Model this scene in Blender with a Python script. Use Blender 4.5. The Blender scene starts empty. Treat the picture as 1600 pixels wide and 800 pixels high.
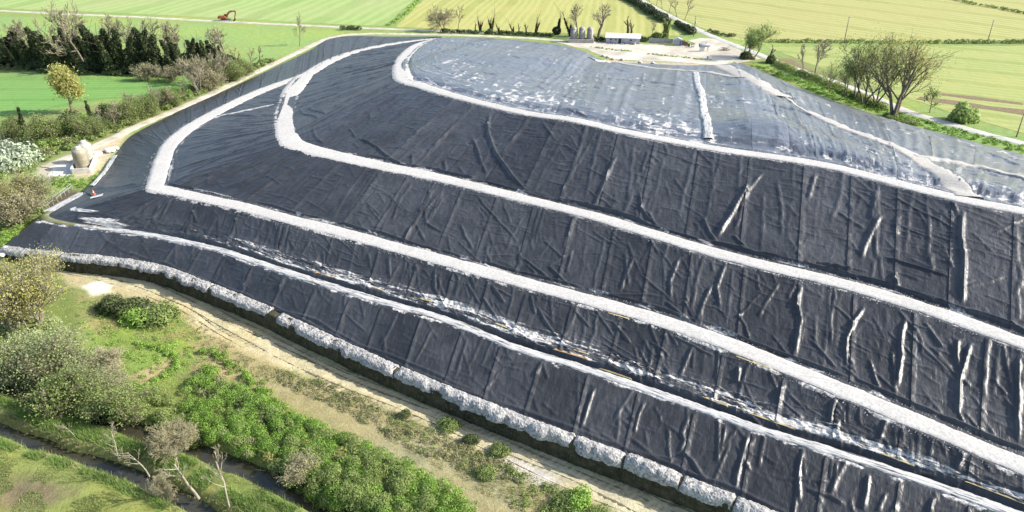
import bpy, math, random
import numpy as np
from mathutils import Vector, Matrix, kdtree

# ------------------------------------------------------------------ camera, sky, sun, exposure
sc = bpy.context.scene
col = sc.collection
PITCH = math.radians(27.4)
FPX = 1142.0
CAMH = 60.0
cam_d = bpy.data.cameras.new('camera'); cam = bpy.data.objects.new('camera', cam_d); col.objects.link(cam)
cam.location = (0, 0, CAMH); cam.rotation_euler = (math.pi/2 - PITCH, 0, 0)
cam_d.sensor_width = 36.0; cam_d.lens = 36.0*FPX/1600.0; cam_d.clip_start = 0.5; cam_d.clip_end = 20000
sc.camera = cam
SUN_EL = math.radians(33.0)
SUN_AZ = math.radians(90.0)          # clockwise from +Y : the sun stands to the right of the view
w = bpy.data.worlds.new('World'); sc.world = w; w.use_nodes = True
nt = w.node_tree
sky = nt.nodes.new('ShaderNodeTexSky'); sky.sky_type = 'NISHITA'; sky.sun_disc = False
sky.sun_elevation = SUN_EL; sky.sun_rotation = SUN_AZ
sky.air_density = 1.0; sky.dust_density = 2.0; sky.ozone_density = 1.0
bg = nt.nodes['Background']; bg.inputs['Strength'].default_value = 0.15
nt.links.new(sky.outputs['Color'], bg.inputs['Color'])
sun_d = bpy.data.lights.new('sun', 'SUN'); sun_d.energy = 4.6; sun_d.angle = math.radians(0.53); sun_d.color = (1.0, 0.95, 0.86)
sun = bpy.data.objects.new('sun', sun_d); col.objects.link(sun)
sun.rotation_euler = (0, math.pi/2 - SUN_EL, math.pi/2 - SUN_AZ)
vs = sc.view_settings
vs.view_transform = 'Standard'; vs.look = 'None'; vs.gamma = 1.0; vs.use_curve_mapping = False
vs.exposure = 0.97
sc.cycles.max_bounces = 6; sc.cycles.diffuse_bounces = 2; sc.cycles.glossy_bounces = 3
sc.cycles.transparent_max_bounces = 4; sc.cycles.transmission_bounces = 3
sc.cycles.caustics_reflective = False; sc.cycles.caustics_refractive = False

# ------------------------------------------------------------------ small helpers
rng = np.random.default_rng(11)
random.seed(11)
SP, CP = math.sin(PITCH), math.cos(PITCH)

def P(px, py, z=0.0):
    """point of the place seen at photo position (px, py) that lies at height z"""
    a = (px-800.0)/FPX; b = (400.0-py)/FPX
    d = np.array([a, CP + b*SP, -SP + b*CP])
    k = (z-CAMH)/d[2]
    return np.array([d[0]*k, d[1]*k, z])

def P2(px, py, z=0.0):
    return P(px, py, z)[:2]

def project(v):
    v = np.asarray(v, float)
    x, y, z = v[..., 0], v[..., 1], v[..., 2]-CAMH
    dep = y*CP - z*SP; up = y*SP + z*CP
    return 800+FPX*x/dep, 400-FPX*up/dep

def height_at(base, py):
    """height of a thing standing at base whose top shows at photo row py"""
    k = (400.0-py)/FPX
    return CAMH + base[1]*(k*CP-SP)/(CP+k*SP) - base[2]

_T = rng.random((256, 256))
def vnoise(x, y):
    xi = np.floor(x).astype(int); yi = np.floor(y).astype(int)
    fx = x-xi; fy = y-yi
    fx = fx*fx*(3-2*fx); fy = fy*fy*(3-2*fy)
    a = _T[xi & 255, yi & 255]; b = _T[(xi+1) & 255, yi & 255]
    c = _T[xi & 255, (yi+1) & 255]; d = _T[(xi+1) & 255, (yi+1) & 255]
    return (a*(1-fx)+b*fx)*(1-fy)+(c*(1-fx)+d*fx)*fy
def fbm(x, y, o=4, g=0.5):
    s = 0; a = 1; n = 0
    for i in range(o):
        s = s+a*vnoise(x*2**i+17.3*i, y*2**i+5.1*i); n += a; a *= g
    return s/n
def sstep(a, b, x):
    t = np.clip((x-a)/(b-a), 0, 1); return t*t*(3-2*t)

def mesh_np(name, verts, faces, uv=None, cols=None, smooth=True):
    me = bpy.data.meshes.new(name)
    verts = np.ascontiguousarray(verts, np.float32); faces = np.ascontiguousarray(faces, np.int32)
    k = faces.shape[1]; m = len(faces)
    me.vertices.add(len(verts)); me.vertices.foreach_set('co', verts.ravel())
    me.loops.add(m*k); me.loops.foreach_set('vertex_index', faces.ravel())
    me.polygons.add(m)
    me.polygons.foreach_set('loop_start', np.arange(0, m*k, k, dtype=np.int32))
    me.polygons.foreach_set('loop_total', np.full(m, k, np.int32))
    me.polygons.foreach_set('use_smooth', np.full(m, bool(smooth)))
    if uv is not None:
        l = me.uv_layers.new(name='UVMap')
        l.data.foreach_set('uv', np.ascontiguousarray(uv[faces.ravel()], np.float32).ravel())
    if cols is not None:
        a = me.color_attributes.new('Col', 'FLOAT_COLOR', 'POINT')
        c4 = np.ones((len(verts), 4), np.float32); c4[:, :cols.shape[1]] = cols
        a.data.foreach_set('color', c4.ravel())
    me.update(calc_edges=True)
    return me

def grid_faces(nu, nv):
    i = np.arange(nu-1)[:, None]; j = np.arange(nv-1)[None, :]
    a = (i*nv+j).ravel()
    return np.stack([a, a+nv, a+nv+1, a+1], 1)

def obj(name, me, mat=None, parent=None, loc=None):
    o = bpy.data.objects.new(name, me); col.objects.link(o)
    if mat is not None and me is not None and not me.materials: me.materials.append(mat)
    if parent is not None: o.parent = parent
    if loc is not None: o.location = loc
    return o
def tag(o, label=None, cat=None, group=None, kind=None):
    if label: o['label'] = label
    if cat: o['category'] = cat
    if group: o['group'] = group
    if kind: o['kind'] = kind
    return o
def thing(name, label, cat, loc=(0, 0, 0), rz=0.0, group=None, scale=None):
    o = bpy.data.objects.new(name, None); col.objects.link(o)
    o.location = loc; o.rotation_euler = (0, 0, rz); o.empty_display_size = 0.3
    if scale is not None: o.scale = scale if hasattr(scale, '__len__') else (scale,)*3
    return tag(o, label, cat, group)
ORD = ['first', 'second', 'third', 'fourth', 'fifth', 'sixth', 'seventh', 'eighth', 'ninth', 'tenth', 'eleventh', 'twelfth', 'thirteenth',
       'fourteenth', 'fifteenth', 'sixteenth', 'seventeenth', 'eighteenth', 'nineteenth', 'twentieth', 'twenty-first', 'twenty-second',
       'twenty-third', 'twenty-fourth', 'twenty-fifth', 'twenty-sixth', 'twenty-seventh', 'twenty-eighth', 'twenty-ninth', 'thirtieth',
       'thirty-first', 'thirty-second', 'thirty-third', 'thirty-fourth', 'thirty-fifth', 'thirty-sixth', 'thirty-seventh', 'thirty-eighth', 'thirty-ninth', 'fortieth']

class MB:
    """collects verts and faces for one mesh"""
    def __init__(s): s.v = []; s.f = []
    def box(s, c, sz, rz=0.0, taper=1.0, rx=0.0, ry=0.0):
        M = Matrix.Rotation(rz, 3, 'Z') @ Matrix.Rotation(ry, 3, 'Y') @ Matrix.Rotation(rx, 3, 'X')
        b = len(s.v)
        for z in (-.5, .5):
            k = 1.0 if z < 0 else taper
            for x, y in ((-.5, -.5), (.5, -.5), (.5, .5), (-.5, .5)):
                p = M @ Vector((x*sz[0]*k, y*sz[1]*k, z*sz[2]))
                s.v.append((c[0]+p.x, c[1]+p.y, c[2]+p.z))
        for f in ((3, 2, 1, 0), (4, 5, 6, 7), (0, 1, 5, 4), (1, 2, 6, 5), (2, 3, 7, 6), (3, 0, 4, 7)):
            s.f.append(tuple(b+i for i in f))
        return s
    def tube(s, pts, rad, n=5, cap=True):
        pts = [Vector(p) for p in pts]; b = len(s.v)
        if not hasattr(rad, '__len__'): rad = [rad]*len(pts)
        u = None
        for i, p in enumerate(pts):
            d = (pts[min(i+1, len(pts)-1)]-pts[max(i-1, 0)])
            d = d.normalized() if d.length > 1e-9 else Vector((0, 0, 1))
            if u is None:
                u = d.cross(Vector((0, 0, 1)) if abs(d.z) < .9 else Vector((1, 0, 0))).normalized()
            else:
                u = (u-d*u.dot(d)); u = u.normalized() if u.length > 1e-6 else d.orthogonal().normalized()
            q = d.cross(u)
            for k in range(n):
                a = 2*math.pi*k/n
                w_ = p+(u*math.cos(a)+q*math.sin(a))*rad[i]
                s.v.append((w_.x, w_.y, w_.z))
        for i in range(len(pts)-1):
            for k in range(n):
                s.f.append((b+i*n+k, b+i*n+(k+1) % n, b+(i+1)*n+(k+1) % n, b+(i+1)*n+k))
        if cap:
            s.f.append(tuple(b+k for k in reversed(range(n)))); s.f.append(tuple(b+(len(pts)-1)*n+k for k in range(n)))
        return s
    def lathe(s, c, prof, n=20):
        b = len(s.v)
        for r, z in prof:
            for k in range(n):
                a = 2*math.pi*k/n; s.v.append((c[0]+r*math.cos(a), c[1]+r*math.sin(a), c[2]+z))
        for i in range(len(prof)-1):
            for k in range(n):
                s.f.append((b+i*n+k, b+i*n+(k+1) % n, b+(i+1)*n+(k+1) % n, b+(i+1)*n+k))
        s.f.append(tuple(b+k for k in reversed(range(n)))); s.f.append(tuple(b+(len(prof)-1)*n+k for k in range(n)))
        return s
    def prism(s, prof, y0, y1):
        """extrudes an (x, z) outline along y"""
        b = len(s.v); n = len(prof)
        for y in (y0, y1):
            for x, z in prof: s.v.append((x, y, z))
        for k in range(n): s.f.append((b+k, b+(k+1) % n, b+n+(k+1) % n, b+n+k))
        s.f.append(tuple(b+k for k in reversed(range(n)))); s.f.append(tuple(b+n+k for k in range(n)))
        return s
    def mesh(s, name, smooth=False):
        me = bpy.data.meshes.new(name); me.from_pydata(s.v, [], s.f); me.update()
        if smooth: me.polygons.foreach_set('use_smooth', [True]*len(me.polygons))
        return me
    def build(s, name, mat, parent=None, smooth=False, bevel=0.0, loc=None):
        o = obj(name, s.mesh(name, smooth), mat, parent, loc)
        if bevel:
            m = o.modifiers.new('bevel', 'BEVEL'); m.width = bevel; m.segments = 1
        return o

# ------------------------------------------------------------------ materials
class NT:
    def __init__(s, name):
        s.m = bpy.data.materials.new(name); s.m.use_nodes = True; s.t = s.m.node_tree
        s.p = s.t.nodes['Principled BSDF']; s.out = s.t.nodes['Material Output']
    def n(s, typ, **kw):
        nd = s.t.nodes.new('ShaderNode'+typ)
        for k, v in kw.items():
            if k.startswith('i_'):
                key = k[2:]; nd.inputs[int(key) if key.isdigit() else key.replace('_', ' ')].default_value = v
            else: setattr(nd, k, v)
        return nd
    def l(s, a, b): s.t.links.new(a, b)
    def coord(s, kind='Object', scale=(1, 1, 1), rot=(0, 0, 0)):
        tc = s.n('TexCoord'); mp = s.n('Mapping'); mp.inputs['Scale'].default_value = scale; mp.inputs['Rotation'].default_value = rot
        s.l(tc.outputs[kind], mp.inputs['Vector']); return mp.outputs['Vector']
    def noise(s, vec, scale, detail=4, rough=.55, dist=0.0, typ='FBM'):
        nd = s.n('TexNoise', noise_type=typ); nd.inputs['Scale'].default_value = scale; nd.inputs['Detail'].default_value = detail
        nd.inputs['Roughness'].default_value = rough; nd.inputs['Distortion'].default_value = dist
        s.l(vec, nd.inputs['Vector']); return nd.outputs['Fac']
    def ramp(s, fac, stops):
        r = s.n('ValToRGB'); e = r.color_ramp.elements
        while len(e) < len(stops): e.new(.5)
        for el, (p, c) in zip(e, stops): el.position = p; el.color = (*c, 1) if len(c) == 3 else c
        s.l(fac, r.inputs['Fac']); return r.outputs['Color']
    def mix(s, fac, a, b, blend='MIX'):
        m = s.n('Mix', data_type='RGBA', blend_type=blend)
        for sock, v in ((m.inputs['Factor'], fac), (m.inputs['A'], a), (m.inputs['B'], b)):
            if isinstance(v, (int, float)): sock.default_value = v
            elif isinstance(v, tuple): sock.default_value = (*v, 1)
            else: s.l(v, sock)
        return m.outputs['Result']
    def math(s, op, a, b=None, c=None):
        m = s.n('Math', operation=op)
        for i, v in enumerate((a, b, c)):
            if v is None: continue
            if isinstance(v, (int, float)): m.inputs[i].default_value = v
            else: s.l(v, m.inputs[i])
        return m.outputs[0]
    def bump(s, h, strength, dist, normal=None):
        b = s.n('Bump'); b.inputs['Strength'].default_value = strength; b.inputs['Distance'].default_value = dist
        s.l(h, b.inputs['Height'])
        if normal is not None: s.l(normal, b.inputs['Normal'])
        s.l(b.outputs['Normal'], s.p.inputs['Normal']); return b.outputs['Normal']
    def set(s, color=None, rough=None, spec=None, metal=None):
        for key, v in (('Base Color', color), ('Roughness', rough), ('Specular IOR Level', spec), ('Metallic', metal)):
            if v is None: continue
            if isinstance(v, (int, float)): s.p.inputs[key].default_value = v
            elif isinstance(v, tuple): s.p.inputs[key].default_value = (*v, 1)
            else: s.l(v, s.p.inputs[key])
        return s

MAT = {}
def plain(name, c, rough=.8, var=.25, scale=3.0, spec=.3, metal=0.0, bump=0.0, c2=None):
    """a plain surface with mottled colour, wear and a little relief"""
    t = NT(name); v = t.coord('Object')
    f = t.noise(v, scale, 5)
    d = c2 or tuple(x*(1-var) for x in c)
    t.set(t.ramp(f, [(.32, d), (.68, tuple(min(1, x*(1+var*.35)) for x in c))]), rough, spec, metal)
    if bump: t.bump(t.noise(v, scale*6, 4), .6, bump)
    MAT[name] = t.m; return t.m

def mat_liner(name, base, r0, r1, amp, span=2.3):
    t = NT(name); uv = t.coord('UV')
    oi = t.n('ObjectInfo')
    dust = t.noise(uv, .18, 6, .6)
    dust2 = t.noise(t.coord('UV', (1.0, .25, 1)), 1.6, 5, .6)
    f = t.math('MULTIPLY', dust, dust2)
    c = t.ramp(f, [(.16, base), (.42, tuple(x*span for x in base))])
    rv = t.math('MULTIPLY_ADD', oi.outputs['Random'], .5, .72)
    c = t.mix(1.0, c, rv, 'MULTIPLY')
    rr = t.math('ADD', t.math('MULTIPLY', dust2, r1-r0), t.math('MULTIPLY_ADD', oi.outputs['Random'], .08, r0))
    sa = t.n('Attribute', attribute_name='Col'); sn = t.noise(uv, 2.6, 5, .7)
    sf = t.math('MULTIPLY', sa.outputs['Fac'], t.math('MULTIPLY_ADD', sn, 1.6, -.05)); sf = t.ramp(sf, [(.30, (0, 0, 0)), (.62, (1, 1, 1))])
    c = t.mix(sf, c, t.ramp(sn, [(.35, (.30, .285, .26)), (.65, (.62, .60, .57))]))  # pale tone paints sheen and sparkle into the sheet, besides silt
    rr = t.math('ADD', rr, t.math('MULTIPLY', sf, .25))
    t.set(c, rr, .5)
    # creases: ridged folds of several sizes across the sheet
    h1 = t.noise(t.coord('UV', (.7, .34, 1), (0, 0, .5)), 1.0, 3, .5, 1.2, 'RIDGED_MULTIFRACTAL')
    h2 = t.noise(t.coord('UV', (.5, 1.3, 1), (0, 0, -.25)), .9, 3, .5, .8, 'RIDGED_MULTIFRACTAL')
    h3 = t.noise(t.coord('UV', (1.2, .8, 1)), 1.3, 3, .55, 1.0)
    h4 = t.noise(t.coord('UV', (1.9, .55, 1), (0, 0, .12)), 1.0, 3, .55, 1.0, 'RIDGED_MULTIFRACTAL')
    h = t.math('ADD', t.math('ADD', t.math('MULTIPLY', h1, .42), t.math('MULTIPLY', h4, .24)), t.math('ADD', t.math('MULTIPLY', h2, .30), t.math('MULTIPLY', h3, .40)))
    t.bump(h, 1.0, amp)
    MAT[name] = t.m; return t.m
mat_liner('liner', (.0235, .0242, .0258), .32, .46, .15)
mat_liner('liner_top', (.080, .088, .103), .24, .34, .14, 1.5)  # same sheet, paler: sky sheen of the top put into its base, with dust

def mat_gravel(name, c1, c2, scale=5.0, bump=.05):
    t = NT(name); v = t.coord('Object')
    vo = t.n('TexVoronoi'); vo.inputs['Scale'].default_value = scale; t.l(v, vo.inputs['Vector'])
    big = t.noise(v, .25, 5, .6)
    st = t.ramp(vo.outputs['Color'], [(.1, c2), (.75, c1)])
    c = t.mix(t.ramp(big, [(.36, (0, 0, 0)), (.7, (1, 1, 1))]), st, tuple(x*.72 for x in c1))
    t.set(t.mix(.5, st, c), .95, .15)
    t.bump(vo.outputs['Distance'], 1.0, bump)
    MAT[name] = t.m
mat_gravel('gravel', (.47, .458, .432), (.32, .31, .292), 5.0, .012)
mat_gravel('dusty_gravel', (.38, .368, .345), (.26, .25, .235), 4.0, .015)
mat_gravel('grey_gravel', (.42, .41, .39), (.14, .136, .13), 4.0, .08)

def mat_ground():
    t = NT('ground'); v = t.coord('Object')
    a = t.n('Attribute', attribute_name='Col')
    n1 = t.noise(v, .55, 8, .72); n2 = t.noise(v, 3.5, 5, .7); n3 = t.noise(v, .035, 5, .6)
    m = t.math('MULTIPLY', t.math('MULTIPLY_ADD', n1, 1.1, .42), t.math('MULTIPLY_ADD', n2, .9, .5))
    c = t.mix(1.0, a.outputs['Color'], m, 'MULTIPLY')
    warm = t.mix(1.0, c, (1.28, 1.08, .8), 'MULTIPLY')
    c = t.mix(t.ramp(n3, [(.35, (0, 0, 0)), (.68, (1, 1, 1))]), c, warm)
    t.set(c, .95, .1)
    t.bump(t.math('ADD', n1, t.math('MULTIPLY', n2, .5)), .8, .22)
    MAT['ground'] = t.m
mat_ground()

def mat_field(name, c1, c2, ang, period, c3=None, contrast=.5, patch=.02):
    """crop rows running in one direction, with uneven growth"""
    t = NT(name); v = t.coord('Object', (1, 1, 1), (0, 0, ang))
    sep = t.n('SeparateXYZ'); t.l(v, sep.inputs[0])
    wob = t.noise(v, .03, 3)
    x = t.math('ADD', t.math('DIVIDE', sep.outputs['X'], period), t.math('MULTIPLY', wob, 1.2))
    s = t.math('MULTIPLY_ADD', t.math('SINE', t.math('MULTIPLY', x, 6.2832)), .5, .5)
    st = t.noise(t.coord('Object', (1/period, .03, 1), (0, 0, ang)), .8, 4, .6)
    g = t.noise(t.coord('Object', (1, .45, 1), (0, 0, ang)), .55, 8, .75); big = t.noise(t.coord('Object'), patch, 6, .65)
    f = t.math('ADD', t.math('MULTIPLY', s, .35*contrast), t.math('ADD', t.math('MULTIPLY', g, .7), t.math('MULTIPLY', st, .45*contrast)))
    tram = t.math('POWER', t.math('MULTIPLY_ADD', t.math('SINE', t.math('MULTIPLY', x, 6.2832/5.0)), .5, .5), 14.0)
    f = t.math('SUBTRACT', f, t.math('MULTIPLY', tram, .30))
    c = t.ramp(f, [(.25, c2), (.85, c1)])
    c = t.mix(t.ramp(big, [(.40, (0, 0, 0)), (.66, (1, 1, 1))]), c, t.mix(.55, c, c3 or c2))
    t.set(c, .95, .1); t.bump(g, .6, .2)
    MAT[name] = t.m

def mat_leaf(name, c1, c2, trans=.35):
    t = NT(name)
    oi = t.n('ObjectInfo'); v = t.coord('Object'); geo = t.n('NewGeometry')
    n = t.math('ADD', t.math('MULTIPLY', t.noise(v, 1.1, 4, .65), .55), t.math('MULTIPLY', t.noise(v, .16, 3, .6), .6))
    f = t.math('ADD', t.math('MULTIPLY', n, .72), t.math('ADD', t.math('MULTIPLY', geo.outputs['Random Per Island'], .45), t.math('MULTIPLY_ADD', oi.outputs['Random'], .25, -.2)))
    c = t.ramp(f, [(.2, c1), (.75, c2)])
    t.set(c, .65, .25)
    tr = t.n('BsdfTranslucent'); t.l(c, tr.inputs['Color'])
    mx = t.n('MixShader'); mx.inputs[0].default_value = trans
    t.l(t.p.outputs[0], mx.inputs[1]); t.l(tr.outputs[0], mx.inputs[2]); t.l(mx.outputs[0], t.out.inputs['Surface'])
    MAT[name] = t.m
mat_leaf('ivy', (.014, .026, .011), (.065, .088, .034), .15)
mat_leaf('dark_leaf', (.022, .038, .014), (.12, .15, .055), .25)
mat_leaf('bramble', (.085, .175, .022), (.31, .47, .095))
mat_leaf('fresh_leaf', (.15, .23, .06), (.36, .46, .17), .45)
mat_leaf('willow_leaf', (.26, .26, .07), (.50, .49, .18), .45)
mat_leaf('grey_leaf', (.16, .205, .08), (.42, .48, .23), .45)
mat_leaf('olive_leaf', (.105, .155, .040), (.29, .36, .12), .42)
mat_leaf('blossom', (.26, .33, .20), (.56, .61, .48))
mat_leaf('dry_leaf', (.15, .145, .075), (.36, .345, .19))
mat_leaf('beige_leaf', (.30, .275, .16), (.52, .48, .30))
mat_leaf('grass_blade', (.09, .16, .035), (.25, .36, .10))
mat_leaf('pale_blade', (.20, .22, .08), (.38, .38, .18))
plain('bark', (.20, .165, .12), .9, .45, 2.0)
plain('hut_wall', (.40, .41, .43), .6, .2, .8, .3)
plain('pale_bark', (.28, .25, .19), .9, .35, 2.0)
plain('twig', (.30, .275, .18), .9, .35, 1.0)
plain('dark_twig', (.10, .085, .065), .9, .35, 1.0)
plain('dirt_road', (.46, .42, .335), .95, .34, .25, .1, bump=.06)
plain('asphalt_road', (.42, .41, .38), .95, .2, .3, .1, bump=.03)
plain('yard', (.50, .46, .38), .95, .42, .10, .1, bump=.05)
plain('concrete', (.42, .40, .36), .9, .3, .8, .2, bump=.02)
plain('pale_concrete', (.60, .57, .51), .9, .25, .6, .2, bump=.02)
plain('silo_shell', (.27, .25, .225), .55, .25, .5, .4)
plain('tank_shell', (.31, .28, .20), .45, .25, .4, .4)
plain('tank_pale', (.42, .40, .33), .45, .2, .4, .4)
plain('white_paint', (.70, .70, .69), .5, .15, .8, .4)
plain('grey_paint', (.36, .38, .41), .5, .2, .8, .4)
plain('blue_paint', (.06, .15, .40), .5, .2, 1.0, .4)
plain('orange_paint', (.30, .085, .03), .45, .25, 1.2, .5)
plain('black_steel', (.03, .03, .032), .6, .4, 2.0, .4)
plain('rust', (.22, .12, .08), .85, .4, 1.5)
plain('pink_panel', (.42, .37, .37), .85, .25, .6)
plain('wood_pole', (.22, .19, .16), .9, .3, 1.0)
plain('glass', (.03, .04, .05), .15, .2, 1.0, .6)
plain('silt', (.42, .34, .16), .7, .35, .8)  # tan sediment of the puddle patches
plain('ochre_silt', (.50, .30, .13), .7, .35, .8)
plain('orange_plastic', (.75, .22, .08), .5, .15, 2.0, .4)
plain('wheel_rut', (.17, .145, .09), .95, .4, 1.5, .1)
plain('bank_soil', (.075, .068, .042), .95, .5, 1.2, .1, bump=.08)
plain('plough', (.20, .155, .10), .95, .35, 1.2, .1, bump=.12)
plain('rubble', (.52, .50, .46), .9, .3, 1.0)
def mat_water():
    t = NT('creek_water'); v = t.coord('Object')
    t.set(t.ramp(t.noise(v, .3, 4), [(.3, (.022, .022, .014)), (.7, (.05, .046, .03))]), .12, .5)
    t.bump(t.noise(v, 2.5, 3), .25, .03); MAT['creek_water'] = t.m
    t = NT('ditch_water'); v = t.coord('Object')
    t.set(t.ramp(t.noise(v, .35, 4), [(.3, (.10, .11, .03)), (.7, (.25, .22, .08))]), .15, .5)
    t.bump(t.noise(v, 2.5, 3), .2, .03); MAT['ditch_water'] = t.m
mat_water()
def mat_white_gutter():
    t = NT('white_gutter'); v = t.coord('UV', (.22, 3.2, 1))
    f = t.noise(v, 1.5, 6, .65, 1.0)
    t.set(t.ramp(f, [(.40, (.06, .06, .062)), (.47, (.38, .375, .36)), (.7, (.54, .53, .51))]), .55, .4)
    t.bump(t.noise(t.coord('UV'), 2.5, 4), .7, .06); MAT['white_gutter'] = t.m
mat_white_gutter()

# ------------------------------------------------------------------ polyline tools
def catmull(pts, n_per=8):
    pts = np.asarray(pts, float); out = []
    for i in range(len(pts)-1):
        p0 = pts[max(i-1, 0)]; p1 = pts[i]; p2 = pts[i+1]; p3 = pts[min(i+2, len(pts)-1)]
        for k in range(n_per):
            t = k/n_per
            out.append(.5*((2*p1)+(-p0+p2)*t+(2*p0-5*p1+4*p2-p3)*t*t+(-p0+3*p1-3*p2+p3)*t**3))
    out.append(pts[-1]); return np.array(out)
def resample(pts, step):
    d = np.r_[0, np.cumsum(np.linalg.norm(np.diff(pts[:, :2], axis=0), axis=1))]
    n = max(2, int(d[-1]/step)+1); s = np.linspace(0, d[-1], n)
    return np.stack([np.interp(s, d, pts[:, k]) for k in range(pts.shape[1])], 1), s
def dist_poly(xy, line):
    """distance from points to a polyline (plan)"""
    best = np.full(len(xy), 1e9)
    for a, b in zip(line[:-1], line[1:]):
        ab = b[:2]-a[:2]; L = ab@ab+1e-12
        t = np.clip(((xy-a[:2])@ab)/L, 0, 1)
        d = np.hypot(xy[:, 0]-a[0]-t*ab[0], xy[:, 1]-a[1]-t*ab[1]); best = np.minimum(best, d)
    return best
def in_poly(xy, poly):
    x, y = xy[:, 0], xy[:, 1]; c = np.zeros(len(xy), bool); n = len(poly)
    for i in range(n):
        x1, y1 = poly[i][:2]; x2, y2 = poly[(i+1) % n][:2]
        if y1 == y2: continue
        m = ((y1 > y) != (y2 > y)) & (x < (x2-x1)*(y-y1)/(y2-y1)+x1); c ^= m
    return c
def line_px(pts, z=0.0, n_per=6):
    return catmull([P(*p) if len(p) == 3 else P(p[0], p[1], z) for p in pts], n_per)

# ------------------------------------------------------------------ the covered landfill: lofted terraces
S0 = [((3,388,1.0),(60,343,3.3)),((60,396,2.0),(95,349,3.6)),((105,400,2.4),(130,353,3.8)),((150,404,2.4),(190,361,4.2)),((240,417,2.4),(275,374,4.6)),
 ((325,447,2.4),(355,394,5)),((400,477,2.4),(430,420,5.2)),((475,512,2.4),(505,444,5.4)),((600,570,2.4),(632,482,5.5)),((700,612,2.4),(735,512,5.5)),
 ((800,652,2.4),(833,552,5.5)),((907,692,2.4),(935,583,5.5)),((1025,735,2.4),(1052,622,5.5)),((1150,785,2.4),(1172,664,5.5)),((1290,843,2.4),(1310,708,5.6)),
 ((1440,905,2.4),(1460,758,5.75)),((1600,975,2.4),(1610,812,5.9))]
S1 = [((690,57,.05),(690,60.5,1.5)),((640,57,.05),(640,65,2.8)),((600,57,.05),(590,73,4)),((560,56,.05),(545,84,5)),((515,60,.05),(510,98,6)),((485,78,.05),(478,117,7)),
 ((440,100,.05),(430,134,7.2)),((400,119,.05),(390,150,7.5)),((350,142,.05),(345,172,7.8)),((300,164,.05),(300,197,8.0)),((250,188,.05),(270,222,8.2)),
 ((205,212,.05),(257,245,8.3)),((185,236,.4),(250,265,8.3)),((160,272,1.0),(246,280,8.3)),((130,300,2.0),(243,289,8.3)),((95,320,2.8),(243,292.5,8.3)),
 ((68,338,3.3),(246,294,8.3)),((95,348,3.6),(252,295,8.3)),((130,353,3.8),(262,297,8.3)),((200,362,4.3),(285,302,8.3)),((260,372,4.6),(315,309,8.3)),
 ((340,390,5),(375,322,8.3)),((420,416,5.2),(450,342,8.3)),((500,442,5.4),(530,362,8.3)),((600,472,5.5),(632,390,8.3)),((700,501,5.5),(730,417,8.3)),
 ((800,541,5.5),(835,446,8.3)),((900,572,5.5),(930,471,8.3)),((1000,605,5.5),(1028,499,8.3)),((1100,640,5.5),(1122,531,8.3)),((1200,675,5.55),(1218,569,8.1)),
 ((1300,705,5.6),(1312,608,7.9)),((1400,738,5.7),(1408,648,7.7)),((1500,772,5.8),(1505,689,7.5)),((1600,808,5.9),(1602,729,7.3))]
S2 = [((478,117,7),(478,115.5,7.05)),((440,130,7.2),(462,133,9)),((400,146,7.5),(452,153,9.6)),((350,169,7.8),(446,174,11)),((300,197,8.0),(445,190,11.8)),
 ((262,232,8.3),(447,203,12.3)),((250,265,8.3),(450,213,12.6)),((243,291,8.3),(454,221,12.6)),((270,298,8.3),(459,224.5,12.6)),((310,307,8.3),(471,229,12.6)),((370,321,8.3),(500,237,12.6)),
 ((450,342,8.3),(550,249,12.6)),((530,362,8.3),(610,262,12.6)),((600,382,8.3),(665,273,12.6)),((700,409,8.3),(750,293,12.6)),((800,437,8.3),(838,315,12.6)),
 ((900,462,8.3),(930,338,12.6)),((1000,490,8.3),(1022,366,12.6)),((1100,523,8.3),(1115,394,12.6)),((1200,562,8.1),(1210,418,12.6)),((1300,603,7.9),(1305,440,12.6)),
 ((1400,645,7.7),(1402,468,12.6)),((1500,687,7.5),(1500,500,12.6)),((1600,728,7.3),(1597,536,12.6))]
S3 = [((690,60.5,1.5),(697,60,1.5)),((630,66.5,3),(677,63.5,3.5)),((560,79,4.5),(656,70,6)),((520,93,5.5),(643,79,9)),((478,117,7),(634,90,12)),
 ((460,137,8.6),(630,100,13)),((447,170,10.8),(628,110,15)),((447,203,12.3),(629,118,16.2)),((457,223,12.6),(633,126,16.8)),((500,237,12.6),(655,133,17.2)),
 ((550,249,12.6),(690,144,17.7)),((610,262,12.6),(730,155,18.1)),((665,273,12.6),(770,165,18.4)),((750,293,12.6),(830,178,18.7)),((838,315,12.6),(895,187,19)),
 ((930,338,12.6),(968,204,19)),((1022,366,12.6),(1050,220,19)),((1115,394,12.6),(1135,235,19)),((1210,418,12.6),(1222,247,19)),((1305,440,12.6),(1312,263,19)),
 ((1402,468,12.6),(1405,287,19)),((1500,500,12.6),(1502,311,19)),((1597,536,12.6),(1597,330,19))]
S4 = [((697,60,1.5),(700,58.8,.05)),((677,63.5,3.5),(715,58.5,.05)),((656,70,6),(730,58.5,.05)),((634,90,12),(748,59,.05)),((628,110,15),(765,60,.05)),
 ((633,126,16.8),(785,61,.05)),((655,133,17.2),(812,63,.05)),((690,144,17.7),(842,66,.05)),((730,155,18.1),(872,70,.05)),((770,165,18.4),(897,75,.05)),
 ((830,178,18.7),(922,84,.05)),((895,187,19),(948,95,.05)),((968,204,19),(1003,99,.05)),((1050,220,19),(1070,102,.05)),((1135,235,19),(1122,101,.05)),
 ((1222,247,19),(1165,101,.05)),((1312,263,19),(1250,138,.05)),((1405,287,19),(1370,180,.05)),((1502,311,19),(1500,216,.05)),((1597,330,19),(1640,252,.05))]

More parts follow.
